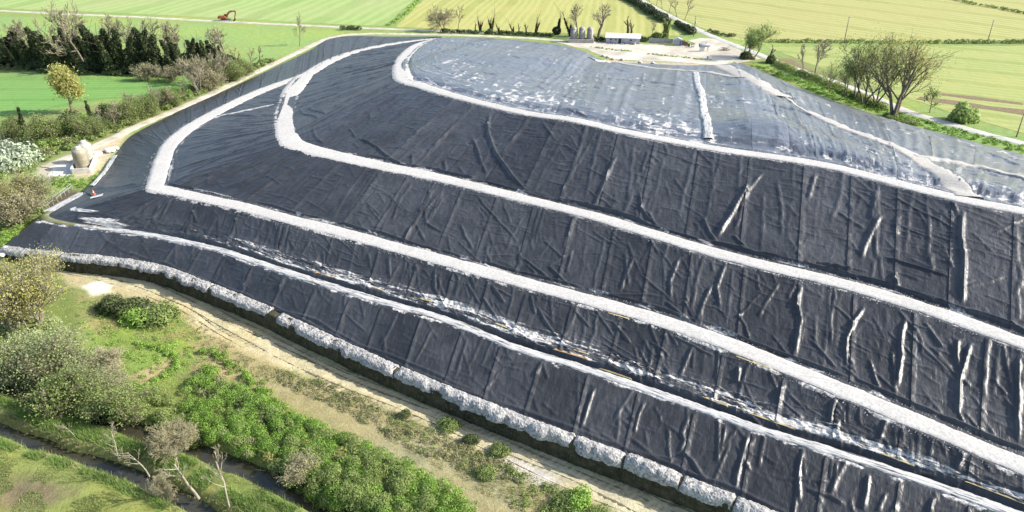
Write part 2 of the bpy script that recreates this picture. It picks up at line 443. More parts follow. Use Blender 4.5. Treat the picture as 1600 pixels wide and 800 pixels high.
class Strip: pass
def loft(pairs, ds0, dtm, zprof, tpow=1.0, ext=28.0, dref=95.0):
    A = np.array([P(*a) for a, b in pairs]); B = np.array([P(*b) for a, b in pairs])
    for Q in (A, B):
        Q[:] = Q
    dA = A[-1]-A[-2]; dA[2] = 0; dB = B[-1]-B[-2]; dB[2] = 0
    A = np.vstack([A, A[-1]+dA/np.linalg.norm(dA)*ext]); B = np.vstack([B, B[-1]+dB/np.linalg.norm(dB)*ext])
    A = catmull(A, 10); B = catmull(B, 10)
    seg = .5*(np.linalg.norm(np.diff(A, axis=0), axis=1)+np.linalg.norm(np.diff(B, axis=0), axis=1))
    u = np.r_[0, np.cumsum(seg)]
    mid = .5*(A+B); dist = np.linalg.norm(mid-np.array([0, 0, CAMH]), axis=1)
    step = ds0*np.clip(dist/dref, 1.0, 3.0)
    cnt = np.r_[0, np.cumsum(seg/(.5*(step[1:]+step[:-1])))]
    n = int(cnt[-1]); uu = np.interp(np.linspace(0, cnt[-1], n), cnt, u)
    a = np.stack([np.interp(uu, u, A[:, k]) for k in range(3)], 1); b = np.stack([np.interp(uu, u, B[:, k]) for k in range(3)], 1)
    L = np.linalg.norm((b-a)[:, :2], axis=1)
    m = max(6, int(np.percentile(L, 90)/dtm)+1)
    t = np.linspace(0, 1, m)**tpow
    s = Strip(); s.u = uu; s.n, s.m = n, m
    s.T = L[:, None]*t[None]                              # metres up the face
    s.S = np.repeat(uu[:, None], m, 1)
    X = a[:, None, :]*(1-t)[None, :, None]+b[:, None, :]*t[None, :, None]
    s.X = X
    X[:, :, 2] = zprof(s, a[:, 2][:, None], b[:, 2][:, None], s.T, L[:, None], t[None])
    s.L = L; s.base = X.copy()
    gu = np.gradient(X, axis=0); gv = np.gradient(X, axis=1)
    nn = np.cross(gu, gv); ln = np.linalg.norm(nn, axis=2, keepdims=True); nn = nn/np.maximum(ln, 1e-9)
    nn[nn[:, :, 2] < 0] *= -1
    bad = ln[:, :, 0] < 1e-8; nn[bad] = (0, 0, 1)
    s.N = nn; s.D = np.zeros((n, m))
    s.px, s.py = project(X)
    return s
def zslope(w0, w1):
    def f(s, za, zb, T, L, t):
        f0 = np.minimum(w0/L, .3); f1 = np.minimum(w1/L, .3)
        k = np.clip((t-f0)/(1-f0-f1), 0, 1)
        k = k+.035*np.sin(2*np.pi*k)*0
        return za+(zb-za)*k
    return f
def zwet(s, za, zb, T, L, t):
    """lowest bench: a kerb, a ditch, a wet flat, then the face up to the gravel road"""
    px, py = project(s.X[:, 0])
    fr = np.zeros(len(px)); i0 = int(np.argmin(px))
    idx = np.arange(len(px)); fr[idx > i0] = sstep(70, 330, px[idx > i0])
    fr = fr[:, None]
    wet = .6+fr*(.27*L)
    f0 = np.minimum(wet/L, .5); f1 = np.minimum(1.8/L, .30)
    k = np.clip((t-f0)/(1-f0-f1), 0, 1)
    z = za+(zb-za)*k
    ditch = -(.6*fr)*np.exp(-((T-1.35)/.42)**2)
    return z+ditch+.25*fr*sstep(1.9, 3.5, T)*(1-sstep(f0*L, f0*L+2, T))
def ztop(s, za, zb, T, L, t):
    k = 1-t**1.25
    X = s.X
    hump = 1.1*np.sin(np.pi*np.clip(t*1.0, 0, 1))*(fbm(X[:, :, 0]*.035, X[:, :, 1]*.035, 3)-.5)*2
    gut = -.8*np.exp(-((T-5.5)/2.4)**2)*sstep(8, 20, L)
    return zb+(za-zb)*k+hump+gut

ST = {'s0': loft(S0, .15, .16, zslope(.5, 1.0)), 's1': loft(S1, .16, .18, zwet), 's2': loft(S2, .17, .18, zslope(2.2, 2.0)),
      's3': loft(S3, .19, .22, zslope(2.2, 1.8)), 's4': loft(S4, .38, .42, ztop, 1.35, dref=120.0)}

def ridge(s, pts, amp, wid, side=0.0):
    """raises a fold of the sheet along (s, t) points given in metres"""
    pts = np.asarray(pts, float)
    i0, i1 = np.searchsorted(s.u, [pts[:, 0].min()-3*wid, pts[:, 0].max()+3*wid])
    if i1-i0 < 1: return
    T = s.T[i0:i1]; S = s.S[i0:i1]
    j = np.where((T.max(0) > pts[:, 1].min()-3*wid) & (T.min(0) < pts[:, 1].max()+3*wid))[0]
    if len(j) < 1: return
    j0, j1 = j[0], j[-1]+1
    T = T[:, j0:j1]; S = S[:, j0:j1]
    seg = np.linalg.norm(np.diff(pts, axis=0), axis=1); tot = seg.sum()+1e-9; acc = 0
    best = np.zeros(T.shape)
    for a, b, l in zip(pts[:-1], pts[1:], seg):
        d = b-a; q = np.clip(((S-a[0])*d[0]+(T-a[1])*d[1])/(l*l+1e-12), 0, 1)
        dist2 = (S-a[0]-q*d[0])**2+(T-a[1]-q*d[1])**2
        f = (acc+q*l)/tot; tap = np.minimum(1, np.minimum(f, 1-f)*7+.12)
        best = np.maximum(best, amp*tap*np.exp(-(dist2/(wid*wid))**.9)); acc += l
    D = s.D[i0:i1, j0:j1]
    np.maximum(D, best+.3*D, out=D)
def wiggle(p0, p1, n, amp):
    p0 = np.array(p0, float); p1 = np.array(p1, float); d = p1-p0; L = np.linalg.norm(d)+1e-9; q = np.array([-d[1], d[0]])/L
    t = np.linspace(0, 1, n); o = np.cumsum(rng.normal(0, amp, n)); o -= o[0]+(o[-1]-o[0])*t
    return p0+d*t[:, None]+q*o[:, None]
def pick(s, px, py):
    k = np.argmin((s.px-px)**2+(s.py-py)**2); return np.unravel_index(k, s.px.shape)
def ridge_px(name, pts, amp, wid, wob=.12):
    s = ST[name]; q = []
    for p in pts:
        i, j = pick(s, *p); q.append((s.u[i], s.T[i, j]))
    out = [np.array(q[0])]
    for a, b in zip(q[:-1], q[1:]):
        n = max(3, int(np.hypot(b[0]-a[0], b[1]-a[1])/1.2)); out.extend(list(wiggle(a, b, n, wob)[1:]))
    ridge(s, out, amp, wid)

BIG = {
 's0': [([(930,604),(907,672)],.34,.30),([(1007,627),(992,677)],.26,.28),([(985,685),(1020,712),(1060,720)],.26,.28),([(1075,650),(1065,678),(1070,688),(1060,708)],.28,.28),
        ([(1067,702),(1082,720),(1097,745),(1107,751)],.34,.30),([(1170,677),(1150,765)],.40,.30),([(1135,665),(1125,705)],.22,.26),([(936,675),(972,697)],.22,.26),
        ([(1255,700),(1248,742),(1250,787)],.34,.28),([(1357,740),(1347,797)],.38,.28),([(1460,777),(1452,800)],.36,.28),([(1307,720),(1300,772)],.24,.26),
        ([(800,632),(837,648),(875,662),(907,672)],.22,.26),([(400,477),(450,488),(495,500),(520,517),(575,545),(650,572),(707,597),(760,622)],.24,.30),
        ([(150,360),(165,375),(190,392),(240,408)],.2,.3),([(852,552),(838,590)],.22,.22),([(677,512),(647,570)],.22,.2),([(622,487),(592,545)],.22,.2),([(730,530),(712,590)],.2,.2),
        ([(1260,765),(1300,775),(1320,790)],.26,.28),([(1385,770),(1372,800)],.24,.25),([(1150,695),(1165,720),(1175,740)],.18,.22)],
 's1': [([(830,460),(837,492)],.24,.24),([(840,478),(865,520),(892,550)],.26,.26),([(957,502),(985,537)],.24,.24),([(940,535),(990,568),(1020,590)],.22,.26),([(1155,572),(1152,598)],.42,.30),
        ([(1225,600),(1218,635)],.34,.28),([(1307,622),(1297,662)],.46,.30),([(1385,655),(1375,687)],.36,.28),([(1506,705),(1495,732)],.38,.28),([(607,400),(611,437)],.26,.26),
        ([(680,420),(680,450),(700,487)],.30,.28),([(768,445),(790,475)],.24,.24),([(755,465),(778,500)],.24,.24),([(575,395),(579,420)],.2,.24),([(250,320),(240,350)],.3,.3),([(268,310),(250,345)],.3,.3),
        ([(300,325),(310,350)],.25,.28),([(895,483),(922,512)],.22,.24),([(1083,540),(1062,588)],.28,.24),([(1000,545),(1015,575),(1030,592)],.22,.24),([(485,375),(470,400)],.22,.25),([(1310,625),(1340,632)],.2,.2)],
 's2': [([(645,285),(620,325),(612,350)],.30,.28),([(690,300),(665,330),(667,350),(695,365)],.34,.30),([(745,305),(775,340),(810,380)],.26,.28),([(720,350),(738,390)],.30,.28),([(650,350),(665,378)],.28,.26),
        ([(991,402),(968,455)],.36,.28),([(1061,402),(1048,440),(1047,467)],.38,.28),([(1135,410),(1121,450),(1125,482)],.36,.28),([(1112,445),(1088,505)],.36,.28),([(815,402),(867,443)],.28,.26),([(857,415),(897,452)],.32,.28),
        ([(1252,445),(1247,475),(1252,500),(1243,552)],.46,.32),([(1350,478),(1322,530),(1322,572)],.46,.32),([(1416,497),(1407,540),(1407,572),(1402,605)],.52,.34),([(1498,530),(1494,550),(1498,570)],.44,.32),
        ([(1518,533),(1505,575),(1500,600),(1497,645)],.52,.34),([(1445,503),(1475,545)],.30,.28),([(1592,555),(1592,690)],.46,.30),([(1265,530),(1305,575)],.28,.26),([(850,375),(880,405)],.2,.22),([(572,315),(595,338)],.22,.22),
        ([(275,228),(277,255),(272,275),(300,295),(360,310)],.35,.32),([(325,270),(323,290)],.25,.28),([(1040,470),(1085,508)],.28,.26),([(950,458),(1030,463)],.2,.22),([(1005,470),(1030,490),(1080,502)],.30,.28)],
 's3': [([(765,178),(763,205),(775,240),(800,275),(822,297)],.62,.42),([(738,215),(752,255),(762,275)],.45,.36),([(965,240),(945,285),(927,325)],.50,.36),([(1000,300),(1003,325),(1018,348)],.42,.34),
        ([(1172,285),(1150,325),(1122,370)],.80,.44),([(1195,270),(1168,300),(1147,360)],.42,.36),([(1275,270),(1262,315)],.46,.36),([(1370,295),(1362,345)],.50,.36),([(1378,335),(1360,365),(1345,405)],.60,.40),
        ([(1505,328),(1502,360),(1505,400),(1503,475)],.85,.44),([(1488,315),(1500,342)],.42,.34),([(1098,340),(1110,365),(1120,380)],.50,.36),([(560,216),(590,230),(617,252),(640,262)],.50,.36),([(490,200),(505,225)],.40,.36),
        ([(1330,428),(1350,445)],.36,.32),([(1395,425),(1405,450)],.50,.38),([(1382,402),(1440,420),(1488,433)],.34,.26),([(1130,378),(1200,400),(1260,410),(1355,424)],.50,.32),([(1400,452),(1440,462),(1500,482),(1545,495),(1600,512)],.55,.34),
        ([(545,200),(555,215)],.36,.3),([(580,175),(575,195)],.36,.32),([(880,215),(850,265),(835,300)],.22,.2),([(935,200),(905,255),(875,308)],.24,.2),([(1126,237),(1110,310),(1097,372)],.26,.2),([(1012,235),(1003,270)],.3,.26),
        ([(1330,380),(1345,400)],.3,.26),([(480,168),(510,178)],.4,.36),([(465,170),(475,178),(500,185)],.4,.36)],
 's4': [([(910,122),(1010,127),(1062,135),(1092,150)],.42,.45),([(885,170),(920,185)],.42,.4),([(950,105),(990,115)],.4,.45),([(1180,135),(1240,150)],.5,.5),([(1190,163),(1240,172),(1300,192)],.5,.5),([(1540,240),(1600,262)],.5,.5),
        ([(1130,135),(1160,195)],.26,.26),([(900,132),(880,172)],.34,.3),([(1480,270),(1500,300)],.5,.5)],
}
for nm, lst in BIG.items():
    for pts, a, wd in lst: ridge_px(nm, pts, a*.85, max(.16, wd*.56), .10)

def random_folds(nm, n_down, n_diag, n_small, amp, wid, rough, n_cross=0):
    s = ST[nm]; U = s.u[-1]
    for _ in range(n_down):                     # slack running down the fall line
        i = rng.integers(0, s.n); L = s.L[i]; a = rng.uniform(0, .5)*L; b = min(L, a+rng.uniform(.25, .9)*L)
        u0 = s.u[i]; ridge(s, wiggle((u0, a), (u0+rng.normal(0, .9), b), max(4, int((b-a)/1.0)), .10), amp*rng.uniform(.25, .9), wid*rng.uniform(.7, 1.2))
    for _ in range(n_diag):                     # diagonal slack
        i = rng.integers(0, s.n); L = s.L[i]; t0 = rng.uniform(.05, .8)*L; l = rng.uniform(1.5, 6.5); an = rng.normal(2.35, .45) if rng.random() < .7 else rng.uniform(0, math.pi)
        q0 = (s.u[i], t0); q1 = (q0[0]+math.cos(an)*l, q0[1]+math.sin(an)*l)
        ridge(s, wiggle(q0, q1, 5, .12), amp*rng.uniform(.18, .7), wid*rng.uniform(.6, 1.0))
    for _ in range(n_cross):                    # level ripples
        i = rng.integers(0, s.n); L = s.L[i]; t0 = rng.uniform(.05, .95)*L; l = rng.uniform(1.5, 5)
        ridge(s, wiggle((s.u[i], t0), (s.u[i]+l, t0+rng.normal(0, .5)), 5, .10), amp*rng.uniform(.12, .4), wid*rng.uniform(.55, .9))
    for _ in range(n_small):
        i = rng.integers(0, s.n); L = s.L[i]; t0 = rng.uniform(0, 1)*L; l = rng.uniform(.6, 2.0); an = rng.uniform(0, math.pi)
        q0 = (s.u[i], t0); q1 = (q0[0]+math.cos(an)*l, q0[1]+math.sin(an)*l)
        ridge(s, wiggle(q0, q1, 3, .1), amp*rng.uniform(.08, .3), wid*rng.uniform(.5, .8))
    s.D += rough*(fbm(s.S*.55, s.T*.55, 4)-.5)*2+rough*.6*(1-np.abs(fbm(s.S*.9+9, s.T*.45+3, 3)-.5)*4)
random_folds('s0', 34, 120, 380, .22, .19, .045, 80)
random_folds('s1', 90, 330, 900, .22, .20, .05, 200)
random_folds('s2', 70, 300, 900, .24, .20, .05, 300)
random_folds('s3', 90, 300, 1200, .28, .24, .06, 600)
random_folds('s4', 220, 420, 1300, .46, .38, .08, 1300)
# long slack lines fanning down the flank that faces the tanks, and over the far end of the top
for k in range(70):
    s = ST['s1']; i = rng.integers(0, int(s.n*.45)); L = s.L[i]
    if L < 4: continue
    a = rng.uniform(0, .3)*L; b = rng.uniform(.6, 1)*L
    ridge(s, wiggle((s.u[i], a), (s.u[i]+rng.normal(-1.5, 1.5), b), 8, .08), rng.uniform(.08, .22), .3)
for nm, k0 in (('s2', .3), ('s3', .42)):
    s = ST[nm]
    for k in range(80):
        i = rng.integers(5, int(s.n*k0)); L = s.L[i]
        if L < 4: continue
        a = rng.uniform(0, .5)*L; b = min(L, a+rng.uniform(.3, .6)*L)
        ridge(s, wiggle((s.u[i], a), (s.u[i]+rng.normal(0, 2.0), b), 8, .10), rng.uniform(.08, .24), .34)
s = ST['s4']
for k in range(170):
    i = rng.integers(int(s.n*.08), int(s.n*.98)); L = s.L[i]; a = rng.uniform(0, .7)*L; b = min(L, a+rng.uniform(8, 45))
    ridge(s, wiggle((s.u[i], a), (s.u[i]+rng.normal(0, 2), b), 9, .16), rng.uniform(.12, .34), .42)
# slack gathered into long dark folds along the uphill side of each road
def toe_folds(nm, t0, px0, n, amp, wid):
    s = ST[nm]; i0 = from_px0(s, px0)
    u = s.u[i0]
    while u < s.u[-1]-3:
        l = rng.uniform(6, 22); q0 = (u, t0+rng.uniform(0, .7)); q1 = (u+l, t0+rng.uniform(-.1, .6))
        ridge(s, wiggle(q0, q1, max(5, int(l/1.6)), .13), amp*rng.uniform(.7, 1.15), wid)
        if rng.random() < .6: ridge(s, wiggle((u+l*.3, t0+.2), (u+l*.3-rng.uniform(1, 3), t0+rng.uniform(2, 4.5)), 6, .12), amp*rng.uniform(.5, .9), wid)
        u += l*rng.uniform(.75, 1.15)
def from_px0(s, px):
    i = int(np.argmin(s.px[:, 0])); return i+int(np.argmin(np.abs(s.px[i:, 0]-px)))
toe_folds('s2', 2.35, 380, 1, .34, .17); toe_folds('s3', 2.35, 560, 1, .42, .20); toe_folds('s0', .9, 240, 1, .22, .17)
# crumpled wet flat on the lowest bench and in the gutter behind the top road
s = ST['s1']
right = (np.arange(s.n) > int(np.argmin(s.px[:, 0])))[:, None] & (s.px > 120)
wetmask = right*sstep(1.7, 2.2, s.T)*(1-sstep(.27*s.L[:, None]+.6, .27*s.L[:, None]+2.4, s.T))
s.D += wetmask*(.20*(1-np.abs(fbm(s.S*.55, s.T*1.1, 3, .55)-.5)*3.4)+.10*(fbm(s.S*1.6+4, s.T*1.6, 3)-.5))
s = ST['s4']
gut = np.exp(-((s.T-5.0)/4.5)**2)*(s.L[:, None] > 12)
s.D += gut*(.34*(1-np.abs(fbm(s.S*.33, s.T*.28, 3, .55)-.5)*3.2)+.12*(fbm(s.S*1.1, s.T*1.1, 3)-.5))
# a lens of trapped gas lifting the sheet near the top road
for (qx, qy, ra, rb, am) in ((1205,208,12,9,2.2),(1290,222,10,6,.7),(1330,245,12,6,.7),(1530,290,10,6,.8)):
    i, j = pick(s, qx, qy); s.D += am*np.exp(-((s.S-s.u[i])/ra)**2-((s.T-s.T[i, j])/rb)**2)
# the folds sink where a road or kerb weighs the sheet down
def flatten(nm, lo, hi):
    s = ST[nm]
    if lo: s.D *= .12+.88*sstep(lo*.75, lo*1.25, s.T)
    if hi: s.D *= .12+.88*sstep(hi*.75, hi*1.25, s.L[:, None]-s.T)
flatten('s0', .5, .9); flatten('s1', .9, 1.9); flatten('s2', 2.0, 1.9); flatten('s3', 2.0, 1.7); flatten('s4', 1.8, .8)

# pale silt plus sheen and glare of the sheet painted as colour, held per vertex
for nm, s in ST.items(): s.silt = np.zeros((s.n, s.m))
s = ST['s1']
s.silt += wetmask*(.25+.75*sstep(240, 480, s.px))*sstep(110, 200, s.px+60*(fbm(s.S*.6, s.T*2.0, 3)-.5))*(sstep(.45, .58, fbm(s.S*.13+3, s.T*2.3+8, 5, .68))*.68+.5*sstep(.49, .60, fbm(s.S*.8+1, s.T*3.0, 4, .6)))  # crumple sheen of the bench painted pale, mixed with silt
for (qx, qy, ra, rb) in ((118,328,1.6,.7),(155,343,3.2,.5),(165,350,3.6,.5),(130,330,2.4,.6)):
    i, j = pick(s, qx, qy); s.silt += .95*np.exp(-((s.S-s.u[i])/ra)**4-((s.T-s.T[i, j])/rb)**4)
s = ST['s4']
s.silt += gut*sstep(.54, .64, fbm(s.S*.4, s.T*.8+4, 5, .68))*.75
for (qx, qy, ra, rb) in ((1040,185,16,7),(985,178,10,6),(870,160,10,6),(740,122,12,8),(830,150,10,9),(780,150,8,7),(900,130,10,9),(1250,225,10,4),(1030,195,8,4)):
    i, j = pick(s, qx, qy); m = np.exp(-((s.S-s.u[i])/ra)**2-((s.T-s.T[i, j])/rb)**2)
    s.silt += m*sstep(.52, .62, fbm(s.S*1.1+qx, s.T*.5, 5, .7))*.72
s.silt += .5*sstep(.58, .66, fbm(s.S*1.1+2, s.T*.10, 4, .6))*sstep(.40, .62, fbm(s.S*.05, s.T*.05, 3))  # glimmer streaks across the top, painted pale
s.silt += .45*sstep(.60, .67, fbm(s.S*.14+12, s.T*1.0, 4, .6))*sstep(.45, .6, fbm(s.S*.05+7, s.T*.05, 3))
def glare_line(pts, wid, k):                     # a thin pale streak painted as sparkle and glare
    pts = np.asarray(pts, float); i0, i1 = np.searchsorted(s.u, [pts[:, 0].min()-2*wid, pts[:, 0].max()+2*wid])
    if i1-i0 < 1: return
    T = s.T[i0:i1]; j = np.where((T.max(0) > pts[:, 1].min()-2*wid) & (T.min(0) < pts[:, 1].max()+2*wid))[0]
    if len(j) < 1: return
    T = T[:, j[0]:j[-1]+1]; S = s.S[i0:i1, j[0]:j[-1]+1]; best = np.zeros(T.shape)
    for a, b in zip(pts[:-1], pts[1:]):
        d = b-a; q = np.clip(((S-a[0])*d[0]+(T-a[1])*d[1])/(d@d+1e-12), 0, 1); best = np.maximum(best, np.exp(-((S-a[0]-q*d[0])**2+(T-a[1]-q*d[1])**2)/(wid*wid)))
    D = s.silt[i0:i1, j[0]:j[-1]+1]; np.maximum(D, best*k, out=D)
for k in range(900):
    i = rng.integers(int(s.n*.06), int(s.n*.98)); L = s.L[i]; t0 = rng.uniform(0, .9)**1.5*L; l = rng.uniform(1.5, 9)
    if fbm(np.array([s.u[i]*.03]), np.array([t0*.03]), 3)[0] < .44: continue
    if rng.random() < .6: q1 = (s.u[i]+rng.normal(0, .8), t0+l)
    else: q1 = (s.u[i]+l, t0+rng.normal(0, 1.0))
    glare_line(wiggle((s.u[i], t0), q1, 5, .25), rng.uniform(.22, .42), rng.uniform(.35, .85))
i, j = pick(s, 1205, 208); s.silt *= 1-np.exp(-((s.S-s.u[i])/9)**2-((s.T-s.T[i, j])/7)**2)
s = ST['s0']; s.silt += (1-sstep(.9, 1.7, s.L[:, None]-s.T))*.75*sstep(.42, .6, fbm(s.S*.7, s.T*1.4, 4, .6))  # sheen on the crest wrinkles, painted as pale colour
for nm in ('s2', 's3'):
    s = ST[nm]; s.silt += np.exp(-((s.T-2.1)/.7)**2)*sstep(.50, .62, fbm(s.S*.4, s.T*1.2+4, 4))*.7+np.exp(-((s.L[:, None]-s.T-1.9)/.35)**2)*sstep(.45, .6, fbm(s.S*.7, s.T*1.0, 4))*.6
s = ST['s1']; s.silt += np.exp(-((s.L[:, None]-s.T-1.9)/.4)**2)*sstep(.45, .6, fbm(s.S*.6, s.T*1.0, 4))*.75
landfill = thing('landfill_cover', 'huge terraced landfill mound sealed under wrinkled black plastic sheeting', 'landfill cover')
def lip_of(lo, hi):
    return lambda s, a: (sstep(lo, lo+.6, s.T[a])*(1-sstep(s.L[a]-hi-.6, s.L[a]-hi, s.T[a])))[:, None]
LIP = {'s0': lip_of(.5, .9), 's1': lip_of(1.9, 2.0), 's2': lip_of(1.9, 1.9), 's3': lip_of(1.9, 1.8), 's4': lambda s, a: .35*lip_of(1.9, .5)(s, a)}
SHW = {'s0': 6.6, 's1': 6.8, 's2': 6.8, 's3': 7.2, 's4': 9.0}
for nm, s in ST.items():
    V = s.base+s.N*s.D[:, :, None]
    s.V = V
    c = 0; cuts = [0]
    while True:
        nx = np.searchsorted(s.u, s.u[cuts[-1]]+SHW[nm]*rng.uniform(.86, 1.14)*(1.5 if s.px[min(cuts[-1], s.n-1), 0] < 500 and nm != 's0' else 1))
        if nx >= s.n-8: break
        cuts.append(int(nx))
    cuts.append(s.n-1)
    for a, b in zip(cuts[:-1], cuts[1:]):
        v = V[a:b+1].copy(); N = s.N[a:b+1]
        if a > 0:                                # the sheet laps over its neighbour: a lifted lip
            dirn = v[0]-v[1]; dirn /= np.linalg.norm(dirn, axis=1, keepdims=True)+1e-9
            lip = LIP[nm](s, a); v[0] += (N[0]*.13+dirn*.10)*lip; v[1] += N[1]*.10*lip
            if len(v) > 2: v[2] += N[2]*.03*lip
        uv = np.stack([s.S[a:b+1].ravel()+rng.uniform(0, 300), s.T[a:b+1].ravel()+rng.uniform(0, 300)], 1)
        me = mesh_np('liner_sheet', v.reshape(-1, 3), grid_faces(b-a+1, s.m), uv, np.repeat(np.clip(s.silt[a:b+1], 0, 1).reshape(-1, 1), 3, 1))
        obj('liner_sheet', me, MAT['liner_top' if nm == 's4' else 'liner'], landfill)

# ------------------------------------------------------------------ roads, kerbs and gravel laid over the sheet
kd = {}
def surf(nm):
    if nm not in kd:
        s = ST[nm]; q = s.V[::2, ::2].reshape(-1, 3); k = kdtree.KDTree(len(q))
        for i, p in enumerate(q): k.insert((p[0], p[1], 0), i)
        k.balance(); kd[nm] = (k, q)
    return kd[nm]
def zsurf(nm, x, y):
    k, q = surf(nm); r = k.find_n((x, y, 0), 3)
    ws = [1/(d+.05) for _, _, d in r]; return sum(q[i][2]*w_ for (_, i, _), w_ in zip(r, ws))/sum(ws)
def ribbon(name, line, width, mat, lift=.12, crown=.06, rag=.22, step=.4, across=9, on=None, rough=.03, skirt=.25, kind='structure', fr=1.2, parent=None):
    """a ribbon of loose ground along a 3-D line with ragged edges and a real thickness"""
    pts, s = resample(np.asarray(line, float), step)
    tan = np.gradient(pts[:, :2], axis=0); tan /= np.linalg.norm(tan, axis=1, keepdims=True)+1e-9
    nor = np.stack([-tan[:, 1], tan[:, 0]], 1)
    n = len(pts); q = np.linspace(-1, 1, across)
    off = rng.uniform(0, 200)
    wv = width(s/s[-1]) if callable(width) else np.full(n, float(width))
    eL = wv*.5+rag*((fbm(s*fr*.35+off, s*0+3.1, 4, .65)-.5)*2.6+rng.normal(0, .12, n)); eR = wv*.5+rag*((fbm(s*fr*.35+off, s*0+33.1, 4, .65)-.5)*2.6+rng.normal(0, .12, n))
    o = np.where(q[None] < 0, q[None]*eR[:, None], q[None]*eL[:, None])
    X = pts[:, None, 0]+nor[:, None, 0]*o; Y = pts[:, None, 1]+nor[:, None, 1]*o
    if on is None: Z = np.repeat(pts[:, 2:3], across, 1)
    else:
        Z = np.zeros(X.shape)
        for i in range(n):
            zz = [zsurf(on, X[i, j], Y[i, j]) for j in (0, across//2, across-1)]
            Z[i] = np.interp(q, [-1, 0, 1], zz)
    Z = Z+lift*(1-.75*q[None]**6)+crown*(1-q[None]**2)+rough*(fbm(X*1.7, Y*1.7, 3)-.5)*2
    Z[:, 0] -= .25*lift+skirt; Z[:, -1] -= .25*lift+skirt
    V = np.stack([X, Y, Z], 2).reshape(-1, 3)
    uv = np.stack([np.repeat(s, across), o.ravel()], 1)
    me = mesh_np(name, V, grid_faces(n, across)[:, ::-1], uv)
    ob = obj(name, me, MAT[mat] if isinstance(mat, str) else mat, parent)
    if kind and parent is None: ob['kind'] = kind
    return ob
def edge_line(nm, which, i0=0, i1=None):
    s = ST[nm]; return s.base[i0:i1, 0 if which == 'lo' else -1]
def from_px(nm, px):                           # column whose lower edge shows at that photo column on the near side
    s = ST[nm]; i = int(np.argmin(s.px[:, 0])); return i+int(np.argmin(np.abs(s.px[i:, 0]-px)))

R3 = edge_line('s1', 'hi'); R4 = edge_line('s2', 'hi'); R5 = edge_line('s3', 'hi')
wid = lambda far, near: (lambda f: far+(near-far)*sstep(.3, .6, f))
ribbon('gravel_road', R3, wid(5.0, 3.6), 'gravel', .07, .03, .22, .25, rough=.008)
ribbon('gravel_road', R4[4:], wid(5.6, 3.4), 'gravel', .07, .03, .22, .25, rough=.008)
ribbon('gravel_road', R5, wid(6.0, 3.3), 'gravel', .07, .03, .22, .25, rough=.008)
R2 = edge_line('s1', 'lo', from_px('s1', 118))
ribbon('white_drainage_kerb', R2, lambda f: 1.25+.5*sstep(0, .1, f)-.2*sstep(.3, .8, f), 'white_gutter', .10, .04, .22, .3, rough=.03, fr=2.0)
s1 = ST['s1']; iL = int(np.argmin(s1.px[:, 0]))
def col_at(px):                                # column on the flank side of the lower corner
    return int(np.argmin(np.abs(s1.px[:iL, 0]-px)))
ribbon('white_drainage_kerb', s1.base[col_at(128):iL-4, 2], 3.0, 'white_gutter', .10, .08, .3, .3)
ribbon('white_drainage_kerb', s1.base[col_at(180):col_at(140), 3], 1.4, 'white_gutter', .12, .1, .2, .3)
# tracks over the top of the mound
def top_line(pts):
    s = ST['s4']; out = []
    for p in pts:
        i, j = pick(s, *p); out.append(s.base[i, j])
    return catmull(out, 8)
ribbon('gravel_track', top_line([(1128,103),(1160,118),(1200,140),(1228,153)]), 7.0, 'dusty_gravel', .20, .08, .6, .6, on='s4')
ribbon('gravel_track', top_line([(1262,176),(1300,194),(1340,210),(1385,226),(1425,243),(1455,265),(1485,289),(1512,309.5)]), lambda f: 4.0+.8*f, 'dusty_gravel', .20, .08, .4, .5, on='s4')
ribbon('gravel_track', top_line([(1432,246),(1480,254),(1540,266),(1600,281),(1640,291)]), 3.4, 'dusty_gravel', .28, .08, .4, .5, on='s4')
ribbon('gravel_track', top_line([(925,93),(960,99),(1010,106),(1060,111),(1110,115),(1160,122)]), 4.6, 'dusty_gravel', .25, .08, .5, .6, on='s4')
ribbon('gravel_track', top_line([(1088,114),(1090,130),(1096,148),(1100,170),(1103,196),(1106,222)]), 2.0, 'white_gutter', .22, .10, .4, .5, on='s4')
ribbon('gravel_track', top_line([(1228,153),(1262,176)]), 1.4, 'dusty_gravel', .12, .05, .5, .5, on='s4')
ribbon('gravel_track', catmull([s2p for s2p in [ST['s2'].base[pick(ST['s2'], x, y)] for x, y in ((335,184),(370,176),(400,170),(428,164))]], 8), 1.1, 'white_gutter', .12, .06, .25, .4, on='s2')

# toe of the cover: soil bank with heaped grey gravel along its top
toe = ST['s0'].base[:, 0]
pts, ss = resample(toe, .25)
tan = np.gradient(pts[:, :2], axis=0); tan /= np.linalg.norm(tan, axis=1, keepdims=True)
nor = np.stack([tan[:, 1], -tan[:, 0]], 1)      # towards the ditch track
i0 = int(np.argmin(np.abs(project(pts)[0]-20)))
n = len(pts); q = np.linspace(0, 1, 9)
wob = (fbm(ss*.5, ss*0, 3)-.5)
o = -.3+q[None]*(1.45+.3*wob[:, None]); zz = (pts[:, 2:3]+.15)*(1-sstep(.70, .99, q[None]))+.12-.3*q[None]
X = pts[:, None, 0]+nor[:, None, 0]*o; Y = pts[:, None, 1]+nor[:, None, 1]*o
zz = zz+.3*(fbm(X*.9, Y*.9, 3)-.5)*(1-q[None]*.5)-.1*(q[None] > .99)
bank_me = mesh_np('earth_bank', np.stack([X, Y, zz], 2).reshape(-1, 3), grid_faces(n, 9), None)
tag(obj('earth_bank', bank_me, MAT['bank_soil']), kind='structure')
BANK = (pts, nor, ss)
